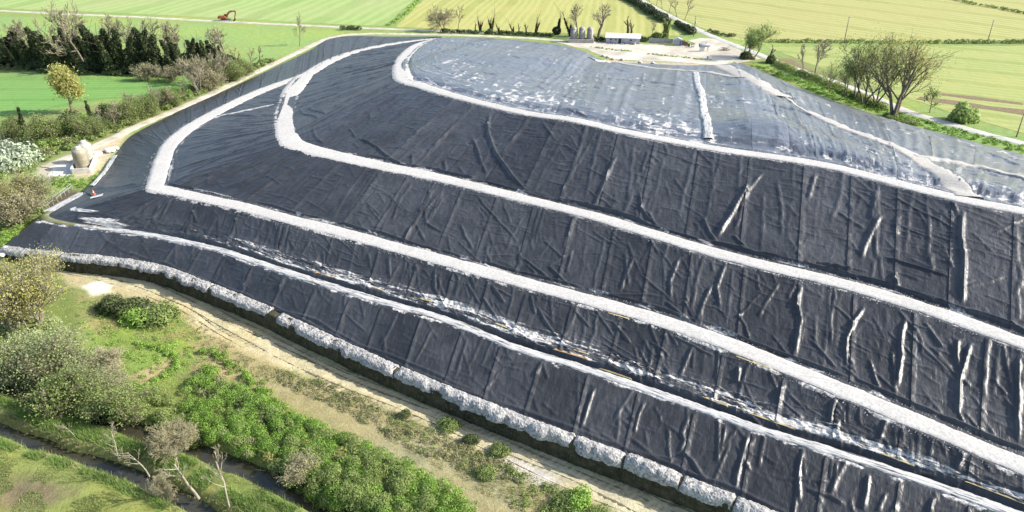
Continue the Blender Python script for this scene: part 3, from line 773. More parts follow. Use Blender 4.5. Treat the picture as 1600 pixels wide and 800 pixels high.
# gravel heaps, tipped one beside the other; each is a heap of its own
heap_c = [(20,.6),(62,.8)]
px_t = project(pts)[0]
lens = []
k = int(np.argmin(np.abs(px_t-100)))
hi = 0
breaks = [4,96,330,424,436,620,897,975,1065,1146,1240,1330,1430,1540,1680]
gaps = {424:1}
def heap(a, b, name, label):
    ia, ib = [int(np.argmin(np.abs(px_t-v))) for v in (a, b)]
    if ib-ia < 5: return
    sub = pts[ia:ib+1]; nn = nor[ia:ib+1]; m = len(sub); q = np.linspace(0, 1, 15); f = np.linspace(0, 1, m)
    env = np.minimum(1, np.minimum(f, 1-f)*(ss[ib]-ss[ia])/1.3); env = np.sqrt(np.clip(env, 0, 1))*.5+.5
    lump = .05+1.9*fbm(ss[ia:ib+1]*.38+a, f*0+1.7, 4, .6)
    near_k = .5+.5*sstep(300, 1000, px_t[ia:ib+1])
    W = (.80+.20*near_k)*(2.0+1.5*(fbm(ss[ia:ib+1]*.5, f*0+8, 4, .65)-.5))*(.55+.45*env)
    o = -.75+q[None]*W[:, None]
    X = sub[:, None, 0]+nn[:, None, 0]*o; Y = sub[:, None, 1]+nn[:, None, 1]*o
    h = np.sin(np.pi*np.clip(q, 0, 1))[None]**.8*.62*(env*lump*near_k)[:, None]
    Z = sub[:, 2:3]+np.where(o < 0, -o*.42, 0)*.9+h+.30*(fbm(X*1.1, Y*1.1, 4, .6)-.5)+.05*rng.normal(0, 1, X.shape)+.02
    Z[:, 0] -= .3; Z[:, -1] -= .5; Z[0] -= .4; Z[-1] -= .4
    me = mesh_np('gravel_heap', np.stack([X, Y, Z], 2).reshape(-1, 3), grid_faces(m, 15), None)
    tag(obj(name, me, MAT['grey_gravel']), label, 'gravel heap', 'grey gravel heaps along the toe of the cover')
cnt = 0
for a, b in zip(breaks[:-1], breaks[1:]):
    if a in gaps: continue
    heap(a, b+1 if b not in gaps else b, 'gravel_heap', ORD[cnt]+' stretch of heaped grey gravel along the sheeting toe, counted from the yellow willows'); cnt += 1

# ------------------------------------------------------------------ the plain: ground, creek, fields, roads
creek_a = line_px([(-120,620,-1),(0,672,-1),(50,692,-1),(112,712,-1),(175,732,-1),(225,752,-1),(275,775,-1),(312,797,-1),(370,830,-1),(440,870,-1)])
creek_b = line_px([(-120,560,-1),(0,600,-1),(80,633,-1),(150,652,-1),(190,664,-1),(260,690,-1),(337,716,-1),(400,742,-1),(440,760,-1),(480,782,-1),(530,812,-1),(600,850,-1)])
def axis(parts):
    out = []
    for a, b, st in parts: out.append(np.arange(a, b, st))
    return np.concatenate(out)
gx = axis([(-6000,-1000,800),(-1000,-300,60),(-300,-112,6),(-112,48,.5),(48,260,6),(260,1000,60),(1000,6001,800)])
gy = axis([(-400,20,40),(20,50,6),(50,136,.5),(136,330,2.2),(330,480,8),(480,1500,80),(1500,9001,900)])
GX, GY = np.meshgrid(gx, gy, indexing='ij'); XY = np.stack([GX.ravel(), GY.ravel()], 1)
near = (XY[:, 0] > -125) & (XY[:, 0] < 60) & (XY[:, 1] > 40) & (XY[:, 1] < 150)
gz = np.zeros(len(XY)); q = XY[near]
dA = dist_poly(q, creek_a); dB = dist_poly(q, creek_b)
nz = fbm(q[:, 0]*.3, q[:, 1]*.3, 4)-.5
dA2 = dA+nz*.9; dB2 = dB+nz*1.0
dyke = .35*np.exp(-((dA-4.2)/2.0)**2)
h = -1.75*(1-sstep(.30, 1.5, dA2))-1.75*(1-sstep(.7, 2.2, dB2))+dyke
h += .22*nz+.10*(fbm(q[:, 0]*1.1, q[:, 1]*1.1, 3)-.5)
track = line_px([(60,408),(105,417),(200,436),(290,472),(350,508),(420,542),(520,590),(620,632),(720,672),(800,703),(900,747),(1000,792),(1120,840),(1300,910)])
dT = dist_poly(q, track)
rut = -.10*(np.exp(-((dT-.9)/.22)**2)+.6*np.exp(-((dT-1.9)/.25)**2))*(fbm(q[:, 0]*.15, q[:, 1]*.15, 3) > .42)
h += rut
gz[near] = h
far_n = ~near; gz[far_n] += 0
# what covers the ground, painted per vertex
C = np.tile(np.array([[.185, .265, .095]]), (len(XY), 1))
big = fbm(XY[:, 0]*.02, XY[:, 1]*.02, 4)
C *= (.8+.45*big)[:, None]
NO = fbm(XY[:, 0]*.16, XY[:, 1]*.16, 5, .6)-.5
def paint(mask, c):
    C[:] = C*(1-mask[:, None])+np.array(c)[None]*mask[:, None]
def poly_mask(px, soft=1.5, amp=3.0):
    poly = np.array([P2(*p) for p in px]); bb = (XY[:, 0] > poly[:, 0].min()-8) & (XY[:, 0] < poly[:, 0].max()+8) & (XY[:, 1] > poly[:, 1].min()-8) & (XY[:, 1] < poly[:, 1].max()+8)
    m = np.zeros(len(XY)); k = np.where(bb)[0]
    if not len(k): return m
    d = dist_poly(XY[k], np.vstack([poly, poly[:1]])); d = np.where(in_poly(XY[k], poly), -d, d)+NO[k]*amp*2
    m[k] = 1-sstep(-soft, soft, d); return m
def line_mask(line, wdt, soft=1.0, amp=1.5):
    m = np.zeros(len(XY)); k = np.where((XY[:, 0] > line[:, 0].min()-12) & (XY[:, 0] < line[:, 0].max()+12) & (XY[:, 1] > line[:, 1].min()-12) & (XY[:, 1] < line[:, 1].max()+12))[0]
    d = dist_poly(XY[k], line)+NO[k]*amp*2; m[k] = 1-sstep(wdt*.5-soft, wdt*.5+soft, d); return m
# scrub land round the creek: olive ground
paint(poly_mask([(-200,330),(60,345),(100,400),(300,460),(600,600),(900,740),(1150,850),(-100,900),(-300,600)], 1, 2), (.135, .185, .06))
paint(poly_mask([(120,450),(260,470),(350,530),(300,560),(280,600),(180,610),(120,560),(110,480)], 1.0, 2.5), (.165, .245, .065))
m = poly_mask([(110,450),(260,470),(350,530),(300,580),(280,600),(180,610),(120,560),(110,480)], 1.0, 2.5)*sstep(.02, .12, NO+.15*(fbm(XY[:, 0]*.7, XY[:, 1]*.7, 3)-.5)); paint(m*.8, (.255, .24, .125))
paint(poly_mask([(-300,700),(0,690),(100,725),(200,760),(320,830),(250,950),(-300,950)], 1, 1.0), (.19, .225, .07))
paint(poly_mask([(-20,745),(60,750),(110,775),(60,800),(-20,800)], 1.2, 2.5), (.17, .145, .085))
paint(poly_mask([(-60,648),(0,642),(100,676),(200,706),(300,748),(420,800),(400,815),(280,765),(180,728),(80,695),(-60,662)], .7, 1.2), (.25, .265, .10))
# dry clearing, mud and the vehicle track
paint(poly_mask([(300,500),(380,545),(470,578),(560,612),(650,662),(760,716),(860,762),(980,815),(1010,860),(800,860),(740,800),(690,740),(600,685),(520,640),(440,605),(360,575)], 1.0, 2.5), (.225, .215, .12))
paint(line_mask(line_px([(330,540),(420,590),(520,642),(600,685),(690,730),(760,785),(820,850)]), 5.5, 1.2, 2.0), (.25, .24, .14))
paint(poly_mask([(205,588),(262,560),(275,572),(222,606)], .5, .8), (.30, .265, .16))
paint(poly_mask([(300,570),(350,560),(362,585),(330,620),(298,605)], .5, 1.0), (.29, .25, .15))
paint(poly_mask([(335,632),(370,615),(390,622),(352,645)], .4, .8), (.34, .30, .20))
paint(poly_mask([(90,402),(240,430),(330,468),(400,500),(480,538),(600,600),(700,640),(800,680),(900,717),(1020,767),(1150,815),(1250,860),(1060,860),(960,805),(850,762),(760,718),(650,664),(560,613),(470,580),(380,550),(300,512),(262,480),(190,468),(100,445)], .8, 1.6), (.37, .345, .22))
paint(line_mask(track, 3.6, .8, 1.2), (.42, .405, .29))
for o_ in (-.95, .95, 2.1):
    tn = np.gradient(track[:, :2], axis=0); tn /= np.linalg.norm(tn, axis=1, keepdims=True)
    lo = track.copy(); lo[:, 0] += -tn[:, 1]*o_; lo[:, 1] += tn[:, 0]*o_
    m = line_mask(lo, .42, .25, .25)*(fbm(XY[:, 0]*.12+o_, XY[:, 1]*.12, 3) > .46); paint(m*.8, (.185, .16, .095))
paint(poly_mask([(128,448),(150,438),(178,445),(170,458),(140,466)], .6, 1.0), (.66, .64, .58))
paint(poly_mask([(790,712),(850,735),(900,760),(860,765),(800,735)], .8, 1.6), (.46, .45, .43))
# flank side: meadow strip, rough margin, grass by the far road
paint(poly_mask([(-300,118),(-50,116),(200,118),(300,120),(340,128),(300,150),(240,150),(130,160),(60,178),(0,185),(-300,215)], 3, 4), (.145, .265, .08))
paint(poly_mask([(-300,25),(0,26),(360,40),(540,48),(470,78),(400,100),(380,70),(200,50),(0,55),(-300,55)], 3, 6), (.20, .305, .11))
paint(poly_mask([(0,190),(130,165),(300,140),(430,95),(480,80),(300,158),(200,205),(110,240),(60,258),(0,230)], 2, 5), (.175, .215, .09))
paint(poly_mask([(55,264),(100,245),(160,222),(205,205),(190,226),(168,250),(157,262),(150,276),(90,281),(60,276)], 1.0, 1.2), (.42, .38, .29))
paint(poly_mask([(60,338),(100,315),(128,298),(110,296),(84,306),(66,320)], .8, 1.0), (.09, .08, .06))
paint(poly_mask([(1195,80),(1230,92),(1300,118),(1360,140),(1330,142),(1260,118),(1205,95)], 1.5, 2), (.17, .14, .095))
paint(poly_mask([(1150,98),(1300,158),(1500,214),(1640,250),(1640,228),(1500,198),(1400,175),(1300,135),(1200,98)], 1.5, 2), (.165, .275, .08))
paint(poly_mask([(1000,104),(1120,104),(1200,125),(1260,142),(1240,132),(1180,98),(1130,95)], 1.5, 3), (.19, .20, .085))
paint(poly_mask([(930,96),(955,92),(1000,96),(1130,99),(1130,104),(1000,104),(945,100)], 1.2, 3), (.38, .34, .27))
gme = mesh_np('ground', np.stack([XY[:, 0], XY[:, 1], gz], 1), grid_faces(len(gx), len(gy)), None, C)
tag(obj('ground', gme, MAT['ground']), kind='structure')

def ground_z0(xy):
    i = np.clip(np.searchsorted(gx, xy[:, 0]), 0, len(gx)-1); j = np.clip(np.searchsorted(gy, xy[:, 1]), 0, len(gy)-1)
    return gz.reshape(len(gx), len(gy))[i, j]
def ang_of(a, b):
    d = P2(*b)-P2(*a); return -(math.atan2(d[1], d[0])+math.pi/2)
mat_field('field_green', (.285, .37, .14), (.18, .26, .08), ang_of((407,25),(475,0)), 7.0, (.30, .315, .15), .7)
mat_field('field_yellow', (.345, .345, .125), (.215, .235, .065), ang_of((744,40),(784,0)), 3.6, (.37, .34, .13), .8)
mat_field('field_pale', (.325, .33, .13), (.205, .22, .07), ang_of((1200,8),(1450,42)), 5.5, (.33, .30, .13), .9)
mat_field('field_stubble', (.31, .345, .135), (.19, .235, .07), ang_of((1300,90),(1600,120)), 4.0, (.33, .32, .12), .6, .04)
def sheet(name, px, mat, z=.05, jit=.35, step=6.0):
    p = np.array([P(x, y, z) for x, y in px]); out = []
    for a, b in zip(p, np.roll(p, -1, axis=0)):
        n = max(1, int(min(60, np.linalg.norm(b-a)/step)))
        for k in range(n):
            v = a+(b-a)*k/n; r = rng.normal(0, jit, 2) if np.hypot(*v[:2]) < 600 else (0, 0)
            out.append((v[0]+r[0], v[1]+r[1], z))
    me = bpy.data.meshes.new(name); me.from_pydata(out, [], [tuple(range(len(out)))]); me.update()
    if me.polygons[0].normal.z < 0: me.flip_normals()
    return tag(obj(name, me, MAT[mat]), kind='structure')
sheet('crop_field', [(-700,-20),(0,13),(200,21),(360,29),(500,36.5),(598,41),(625,18),(655,-6),(712,-60),(790,-130),(-2600,-130)], 'field_green', .05)
sheet('crop_field', [(617,42.5),(740,46.5),(860,51),(1000,56),(1070,56),(1040,42),(1000,18),(972,0),(900,-60),(845,-130),(800,-130),(722,-60),(668,-6),(640,20)], 'field_yellow', .05)
sheet('crop_field', [(1003,-5),(1050,22),(1100,45),(1150,62),(1220,66),(1600,63),(2600,58),(2600,-130),(880,-130),(935,-60)], 'field_pale', .05)
sheet('crop_field', [(1195,74),(1400,72.5),(1600,71.5),(2600,66),(2600,400),(1800,262),(1600,209),(1500,180),(1420,154),(1330,124),(1250,94)], 'field_stubble', .05)
mat_field('field_meadow', (.15, .285, .08), (.10, .205, .05), -math.pi/2-.03, 2.6, (.17, .26, .085), .7)
sheet('meadow', [(-260,128),(-60,123),(120,124),(250,126),(318,129),(300,140),(240,148),(130,158),(60,172),(0,180),(-260,212)], 'field_meadow', .05, .9, 3.0)
sheet('ploughed_strip', [(1440,150),(1500,158),(1600,172),(1750,190),(1750,196),(1600,179),(1500,166),(1436,156)], 'plough', .09, .5)
sheet('ploughed_strip', [(1450,143),(1520,150),(1600,161),(1600,165),(1520,155),(1448,147)], 'plough', .09, .5)
sheet('yard', [(862,65.5),(900,64),(960,66),(1005,69.5),(1060,71.5),(1085,68),(1075,63),(1095,60),(1125,61),(1143,71),(1190,92),(1160,97),(1128,103),(1100,100),(1050,97),(1000,95),(960,92),(938,86),(915,77),(885,69)], 'yard', .06, .5, 5)

def ground_line(pts): return line_px(pts, 0.0, 8)
ribbon('farm_road', ground_line([(-250,4),(-100,12),(0,17),(100,22),(200,26),(360,34.5),(500,41),(620,46),(700,49),(760,51.5)]), 4.6, 'dirt_road', .10, .06, .5, 1.2, 7)
ribbon('perimeter_track', ground_line([(70,262),(100,249),(135,234),(170,219),(215,197),(260,178),(330,147),(400,113),(450,89),(500,65),(530,56),(570,53),(620,53),(700,54.5),(780,57.5),(850,61.5),(900,67)]), 4.2, 'dirt_road', .10, .06, .5, .8, 7)
ribbon('country_road', ground_line([(900,-70),(945,-38),(985,-10),(1010,5),(1050,27),(1100,51),(1130,64),(1180,83),(1230,103),(1300,127),(1360,150),(1420,175),(1480,193),(1540,210),(1620,230),(1750,262)]), 5.0, 'asphalt_road', .11, .06, .35, .8, 7)
tn = np.gradient(track[:, :2], axis=0); tn /= np.linalg.norm(tn, axis=1, keepdims=True)
for o_, a_, b_ in ((-1.0, .0, .5), (-.75, .12, .9), (.9, .05, .45), (1.15, .3, 1.0), (2.0, .2, .7), (2.35, .45, 1.0), (-2.0, .1, .4), (-1.7, .5, .95), (.1, .55, .9)):
    n_ = len(track); lo = track[int(a_*n_):int(b_*n_)].copy(); tt = tn[int(a_*n_):int(b_*n_)]
    wv_ = o_+.25*np.sin(np.arange(len(lo))*.35+o_*5); lo[:, 0] += -tt[:, 1]*wv_; lo[:, 1] += tt[:, 0]*wv_; lo[:, 2] = ground_z0(lo[:, :2])
    ribbon('wheel_rut', lo, lambda f: .16+.14*np.sin(f*37+o_)**2, 'wheel_rut', .03, 0.0, .16, .35, 3, rough=.02, skirt=.05, fr=3.0)
def water(name, line, wdt, z, mat):
    pts, s = resample(line, 1.0); tan = np.gradient(pts[:, :2], axis=0); tan /= np.linalg.norm(tan, axis=1, keepdims=True)
    nr = np.stack([-tan[:, 1], tan[:, 0]], 1)
    V = np.concatenate([np.c_[pts[:, :2]+nr*wdt*.5, np.full(len(pts), z)][:, None], np.c_[pts[:, :2]-nr*wdt*.5, np.full(len(pts), z)][:, None]], 1).reshape(-1, 3)
    return tag(obj(name, mesh_np(name, V, grid_faces(len(pts), 2)[:, ::-1]), MAT[mat]), kind='structure')
water('creek_water', creek_a, 4.6, -1.0, 'creek_water'); water('creek_water', creek_b, 5.0, -1.05, 'creek_water')
# stagnant water in the corner of the lowest ditch
s = ST['s1']; ia = col_at(60) if False else iL-6; ib = from_px('s1', 185)
ln = s.base[ia:ib, 5]; wl = resample(ln, .4)[0]
ribbon('ditch_water', np.c_[wl[:, :2], wl[:, 2]], lambda f: 2.2*(1-f)**.7+.25, 'ditch_water', .14, .0, .25, .4, 5, rough=0, skirt=.3)
# silt left by puddles on the lowest bench
def silt_patch(px, py, ra, rb, mat):
    i, j = pick(s, px, py); ca = 0
    ii = np.arange(max(0, i-int(ra/.15)), min(s.n-1, i+int(ra/.15))); jj = np.arange(max(0, j-int(rb/.12)), min(s.m-1, j+int(rb/.12)))
    if len(ii) < 3 or len(jj) < 3: return
    U = s.S[np.ix_(ii, jj)]-s.u[i]; T = s.T[np.ix_(ii, jj)]-s.T[i, j]
    v = s.V[np.ix_(ii, jj)].copy(); v[:, :, 2] = np.median(v[:, :, 2])*.6+v[:, :, 2]*.4+.03
    d = (U/ra)**2+(T/rb)**2+(fbm(U*1.1+px, T*1.6, 3)-.5)*1.2
    v[:, :, 2] -= np.maximum(0, d-.6)*.35
    f = grid_faces(len(ii), len(jj)); keep = (d.ravel()[f].min(1) < 1.0)
    used = np.unique(f[keep]); mp = -np.ones(len(ii)*len(jj), int); mp[used] = np.arange(len(used))
    if not keep.any(): return
    o = obj('silt_patch', mesh_np('silt_patch', v.reshape(-1, 3)[used], mp[f[keep]]), MAT[mat]); tag(o, kind='stuff')
for a in ((508,430,2.0,.5,'ochre_silt'),(590,452,1.2,.4,'silt'),(668,470,1.4,.5,'silt'),(785,510,1.4,.5,'silt'),(893,554,3.2,.5,'ochre_silt'),(905,550,1.4,.4,'silt'),(960,582,3.0,.5,'silt'),
          (1118,628,1.8,.6,'silt'),(1200,656,3.2,.5,'silt'),(1212,660,1.6,.5,'ochre_silt'),(1400,718,2.2,.5,'silt'),(1580,780,5.0,.6,'silt')): silt_patch(*a)
s = ST['s1']
for px, py in ((965,493),(1165,562),(1190,570)): silt_patch(px, py, 1.8, .4, 'silt')

# ------------------------------------------------------------------ plants
def quads(cent, size, up=0.0, nrm=None):
    """leaf faces: one small diamond per centre, tumbled at random"""
    n = len(cent); cent = np.asarray(cent, float)
    sz = size*rng.uniform(.6, 1.3, n)[:, None]
    a = rng.normal(0, 1, (n, 3)); a[:, 2] += up*0; a /= np.linalg.norm(a, axis=1, keepdims=True)+1e-9
    if nrm is not None:
        r = nrm+rng.normal(0, .45, (n, 3)); a = np.cross(r, rng.normal(0, 1, (n, 3))); a /= np.linalg.norm(a, axis=1, keepdims=True)+1e-9; b = np.cross(r, a)
    else: b = np.cross(a, rng.normal(0, 1, (n, 3)))
    b /= np.linalg.norm(b, axis=1, keepdims=True)+1e-9
    V = np.stack([cent+a*sz, cent+b*sz*.62, cent-a*sz, cent-b*sz*.62], 1).reshape(-1, 3)
    return V, np.arange(4*n).reshape(-1, 4)
def blades(base, hgt, wdt, lean=.35):
    n = len(base); base = np.asarray(base, float); az = rng.uniform(0, 2*np.pi, n); h = hgt*rng.uniform(.5, 1.3, n)
    t = np.stack([np.cos(az), np.sin(az), 0*az], 1); l = rng.normal(0, lean, (n, 2))
    tip = base+np.c_[l*h[:, None], h]; w_ = wdt*rng.uniform(.6, 1.3, n)[:, None]
    V = np.stack([base-t*w_, base+t*w_, tip], 1).reshape(-1, 3)
    return V, np.arange(3*n).reshape(-1, 3)
def skeleton(H, r0, levels, nb, ang, ratio, trop=.12, wob=.14, lean=(0, 0), fork=.35, stems=1, rmin=.012, sweep=0.0):
    """branch polylines of one tree: list of (points, radii, level)"""
    out = []
    def grow(p, d, L, r, lv):
        n = 5 if lv < 2 else 3; pts = [p.copy()]; dd = d.copy()
        for k in range(n):
            dd = dd+rng.normal(0, wob, 3)+np.array([sweep*(k/n), 0, trop]); dd /= np.linalg.norm(dd); p = p+dd*L/n; pts.append(p.copy())
        r1 = max(rmin, r*(.42 if lv < levels else .3)); rad = np.linspace(max(r, rmin), r1, n+1)
        out.append((pts, rad, lv))
        if lv >= levels: return
        for k in range(nb[lv]):
            f = fork+(1-fork)*(k+.7*rng.random())/nb[lv]; i = min(int(f*n), n-1); q = pts[i]+(pts[i+1]-pts[i])*(f*n-i)
            ax = rng.normal(0, 1, 3); ax -= dd*(ax@dd); ax /= np.linalg.norm(ax)
            a = math.radians(ang*rng.uniform(.6, 1.3)); c = dd*math.cos(a)+ax*math.sin(a)
            grow(q, c, L*ratio*rng.uniform(.75, 1.2)*(1.15-.35*f), np.interp(f*n, range(n+1), rad)*.62, lv+1)
    for k in range(stems):
        a = 2*math.pi*k/stems+rng.uniform(0, 1); sp = .34 if stems > 1 else 0
        d = np.array([lean[0]+sp*math.cos(a), lean[1]+sp*math.sin(a), 1.0]); d /= np.linalg.norm(d)
        grow(np.array([.15*math.cos(a)*(stems > 1), .15*math.sin(a)*(stems > 1), -.15]), d, H*.62*rng.uniform(.9, 1.05), r0*(1 if stems == 1 else .75), 0)
    return out
def wood_mesh(name, sk, lv0, lv1, sides=5):
    m = MB()
    for pts, rad, lv in sk:
        if lv0 <= lv <= lv1: m.tube(pts, list(rad), sides if lv < 2 else 3, cap=False)
    return m.mesh(name, True) if m.v else None
PROTO = {}
def norm_scale(sk, extra=None):
    z = max(max(p[2] for p in pts) for pts, _, _ in sk); return z
def add_proto(key, H, trunk, crown, wmat, cmat, top):
    if trunk: trunk.materials.append(MAT[wmat])
    crown.materials.append(MAT[cmat]); PROTO[key] = (trunk, crown, top)
def bare(key, H, r0, nb, ang, ratio, wm='bark', tm='twig', rmin=.03, stems=1, trop=.12, wob=.14, lean=(0, 0), fork=.35, sweep=0, levels=3):
    sk = skeleton(H, r0, levels, nb, ang, ratio, trop, wob, lean, fork, stems, rmin, sweep)
    add_proto(key, H, wood_mesh('trunk', sk, 0, 1), wood_mesh('crown', sk, 2, 9), wm, tm, norm_scale(sk))
def leafy(key, H, r0, nb, ang, ratio, wm, lm, nleaf, lsize, scat, rmin=.03, stems=1, trop=.12, wob=.14, lean=(0, 0), fork=.3, lv=2, drop=0.0):
    sk = skeleton(H, r0, 3, nb, ang, ratio, trop, wob, lean, fork, stems, rmin)
    src = []
    for pts, rad, l in sk:
        if l >= lv: src.extend(pts[1:])
    src = np.array(src); c = src[rng.integers(0, len(src), nleaf)]+rng.normal(0, scat, (nleaf, 3)); c[:, 2] -= drop*rng.random(nleaf)
    c = c[c[:, 2] > .1]
    add_proto(key, H, wood_mesh('trunk', sk, 0, 3), mesh_np('crown', *quads(c, lsize), smooth=False), wm, lm, max(norm_scale(sk), c[:, 2].max()))
def ivied(key, H, r0, limbs, nleaf, lsize, ivy_r, top=.75, lm='ivy', ball=0):
    """trunk and limbs wrapped in ivy with thin bare twigs above"""
    sk = []; c = []
    for k in range(limbs):
        d = np.array([rng.normal(0, .16)+(k-(limbs-1)/2)*.26, rng.normal(0, .16), 1.0]); d /= np.linalg.norm(d); p = np.array([0, 0, -.1]); pts = [p]
        Lh = H*(1 if k == 0 else rng.uniform(.6, .95))
        for i in range(7):
            d = d+rng.normal(0, .07, 3)+np.array([0, 0, .05]); d /= np.linalg.norm(d); pts.append(pts[-1]+d*Lh/7)
        rad = np.linspace(r0, .04, 8); sk.append((pts, rad, 0))
        A = np.array(pts); m = nleaf//limbs
        f = rng.random(m)**.8*top*7; i = np.minimum(f.astype(int), 6); q = A[i]+(A[i+1]-A[i])*(f-i)[:, None]
        rr = ivy_r*(1.05-.75*(f/7/top)**1.6)*(.6+.8*vnoise(f*1.7+k*9, f*0+sum(map(ord, key)) % 97))
        v = rng.normal(0, 1, (m, 3)); v[:, 2] *= .5; v /= np.linalg.norm(v, axis=1, keepdims=True); c.append(q+v*rr[:, None]*rng.uniform(.55, 1.1, (m, 1)))
        for j in range(9):                         # bare twigs
            b = A[rng.integers(3, 7)]; dd = d*.8+rng.normal(0, .45, 3); dd[2] = abs(dd[2])+.35; L = H*rng.uniform(.12, .32)
            sk.append(([b, b+dd*L*.5, b+dd*L+rng.normal(0, .12, 3)], [.06, .04, .03], 2))
    if ball:
        v = rng.normal(0, 1, (ball, 3)); v /= np.linalg.norm(v, axis=1, keepdims=True); c.append(v*np.array([1.9, 1.9, 1.5])*rng.uniform(.7, 1.05, (ball, 1))+np.array([.6, 0, 1.7]))
    c = np.concatenate(c); c[:, 2] = np.maximum(c[:, 2], .1)
    add_proto(key, H, wood_mesh('trunk', sk, 0, 9), mesh_np('crown', *quads(c, lsize), smooth=False), 'dark_twig', lm, norm_scale(sk))
def lobes(n, R, zs):
    c = rng.normal(0, 1, (n, 3)); c /= np.linalg.norm(c, axis=1, keepdims=True); c *= rng.uniform(.35, .75, (n, 1)); c[:, 2] = np.abs(c[:, 2])*zs
    return c*R, R*rng.uniform(.32, .55, n)
def bushy(key, R, zs, nl, nleaf, lsize, lm, stems=5, wm='dark_twig', twigs=0):
    cc, rr = lobes(nl, R, zs); k = rng.integers(0, nl, nleaf); v = rng.normal(0, 1, (nleaf, 3)); v /= np.linalg.norm(v, axis=1, keepdims=True)
    c = cc[k]+v*(rr[k]*(.72+.4*rng.random(nleaf)))[:, None]; keep = c[:, 2] > .02; c = c[keep]; v = v[keep]
    m = MB()
    for j in range(stems):
        t = cc[rng.integers(0, nl)]*.9; m.tube([(rng.normal(0, .1), rng.normal(0, .1), -.1), tuple(t*.5+np.array([0, 0, .2])), tuple(t)], [.06, .05, .03], 4, cap=False)
    for j in range(twigs):
        t = cc[rng.integers(0, nl)]; e = t*1.25+rng.normal(0, .2*R, 3); e[2] = abs(e[2])+R*zs*.5
        m.tube([tuple(t*.3), tuple(t*.8), tuple(e)], [.04, .035, .025], 3, cap=False)
    V, F = quads(c, lsize, nrm=v)
    add_proto(key, R, m.mesh('trunk', True), mesh_np('crown', V, F, smooth=False), wm, lm, max(c[:, 2]))
NT_COUNT = {}
def plant(key, base, h, name, label, cat='tree', group=None, rz=None, wide=1.0, tilt=(0, 0)):
    tr, cr, top = PROTO[key]; k = h/top
    o = thing(name, label, cat, tuple(base), rng.uniform(0, 6.28) if rz is None else rz, group, (k*wide, k*wide, k))
    o.rotation_euler[0] = tilt[0]; o.rotation_euler[1] = tilt[1]
    if tr: obj('trunk', tr, None, o)
    obj('crown', cr, None, o)
    return o
def plant_px(key, bx, by, ty, name, label, cat='tree', group=None, rz=None, wide=1.0, z=0.0, tilt=(0, 0)):
    b = P(bx, by, z); return plant(key, b, height_at(b, ty), name, label, cat, group, rz, wide, tilt)

for k in range(3): bare('bare_far%d' % k, 11, .22, (7, 6, 5), 42, .55, rmin=.045)
bare('bare_wide', 11, .20, (6, 7, 6), 55, .62, rmin=.045, stems=5, trop=.05)
bare('bare_thin', 9, .12, (7, 5, 3), 38, .42, rmin=.04)
bare('bare_brown', 8, .12, (6, 6, 5), 38, .5, 'pale_bark', 'twig', rmin=.03, stems=4, trop=.12)
bare('pollard', 11, .55, (6, 6, 5), 45, .62, 'bark', 'twig', rmin=.05, fork=.45)
bare('dead_stub', 6, .35, (3, 2, 2), 35, .4, 'dark_twig', 'dark_twig', rmin=.05)
for k in range(2): bare('bare_near%d' % k, 7, .10, (6, 6, 6), 44, .42, 'pale_bark', 'twig', rmin=.009, lean=(-.2, .1), wob=.12, fork=.45)
bare('dry_near', 4, .08, (8, 8, 7), 60, .6, 'pale_bark', 'beige_leaf', rmin=.016, stems=6, trop=.02, wob=.22)
bare('bare_fine', 8, .16, (6, 7, 7), 46, .40, 'pale_bark', 'twig', rmin=.008, lean=(-.28, .1), wob=.10, fork=.5)
for k, (li, nl) in enumerate(((1, 2200), (2, 3000), (3, 3400), (1, 2000), (2, 2800))): ivied('ivy%d' % k, 11, .3, li, nl, .28, 1.45, .97)
for k in range(2): ivied('ivy_far%d' % k, 9, .3, 3-k, 1100, .26, .55, .72)
ivied('ivy_ball', 10, .35, 1, 900, .32, .8, .7, ball=900)
ivied('ivy_grey', 11, .5, 2, 2600, .36, 1.5, .95, 'olive_leaf')
leafy('light_tree', 11, .24, (6, 6, 5), 44, .52, 'bark', 'fresh_leaf', 2600, .17, .6, rmin=.03, stems=2)
leafy('green_round', 9, .26, (8, 7, 5), 50, .5, 'bark', 'willow_leaf', 6500, .18, .55, rmin=.03, trop=.2, wob=.08)
leafy('willow', 14, .38, (4, 5, 6), 38, .60, 'bark', 'willow_leaf', 4600, .105, .9, rmin=.022, stems=4, trop=.10, wob=.10, fork=.25)
leafy('willow_green', 11, .18, (5, 5, 5), 38, .52, 'bark', 'fresh_leaf', 2300, .105, .8, rmin=.022, stems=3, fork=.28)
leafy('yellow_willow', 10, .20, (8, 8, 7), 40, .55, 'pale_bark', 'willow_leaf', 8000, .10, .45, rmin=.022, stems=4, trop=.08, fork=.15)
leafy('grey_willow', 6, .12, (7, 8, 7), 50, .55, 'bark', 'grey_leaf', 7000, .09, .5, rmin=.012, stems=5, trop=.05, fork=.1)
leafy('brown_scrub', 5, .10, (7, 7, 5), 50, .55, 'twig', 'dry_leaf', 2200, .11, .4, rmin=.022, stems=5, trop=.06, fork=.1)
leafy('olive_scrub', 5, .10, (8, 7, 5), 50, .55, 'bark', 'olive_leaf', 6500, .10, .45, rmin=.022, stems=5, trop=.06, fork=.1)
leafy('sapling', 5, .07, (6, 5, 3), 40, .45, 'bark', 'fresh_leaf', 380, .12, .25, rmin=.03)
bushy('bush', 1.6, .85, 16, 4200, .11, 'bramble'); bushy('dark_bush', 1.8, .8, 18, 4600, .12, 'dark_leaf', twigs=14); bushy('olive_bush', 1.8, .75, 16, 3600, .12, 'olive_leaf', twigs=20)
bushy('blossom_bush', 2.4, 1.0, 18, 6500, .12, 'blossom', twigs=24); bushy('fresh_bush', 1.6, 1.0, 12, 2400, .17, 'fresh_leaf')

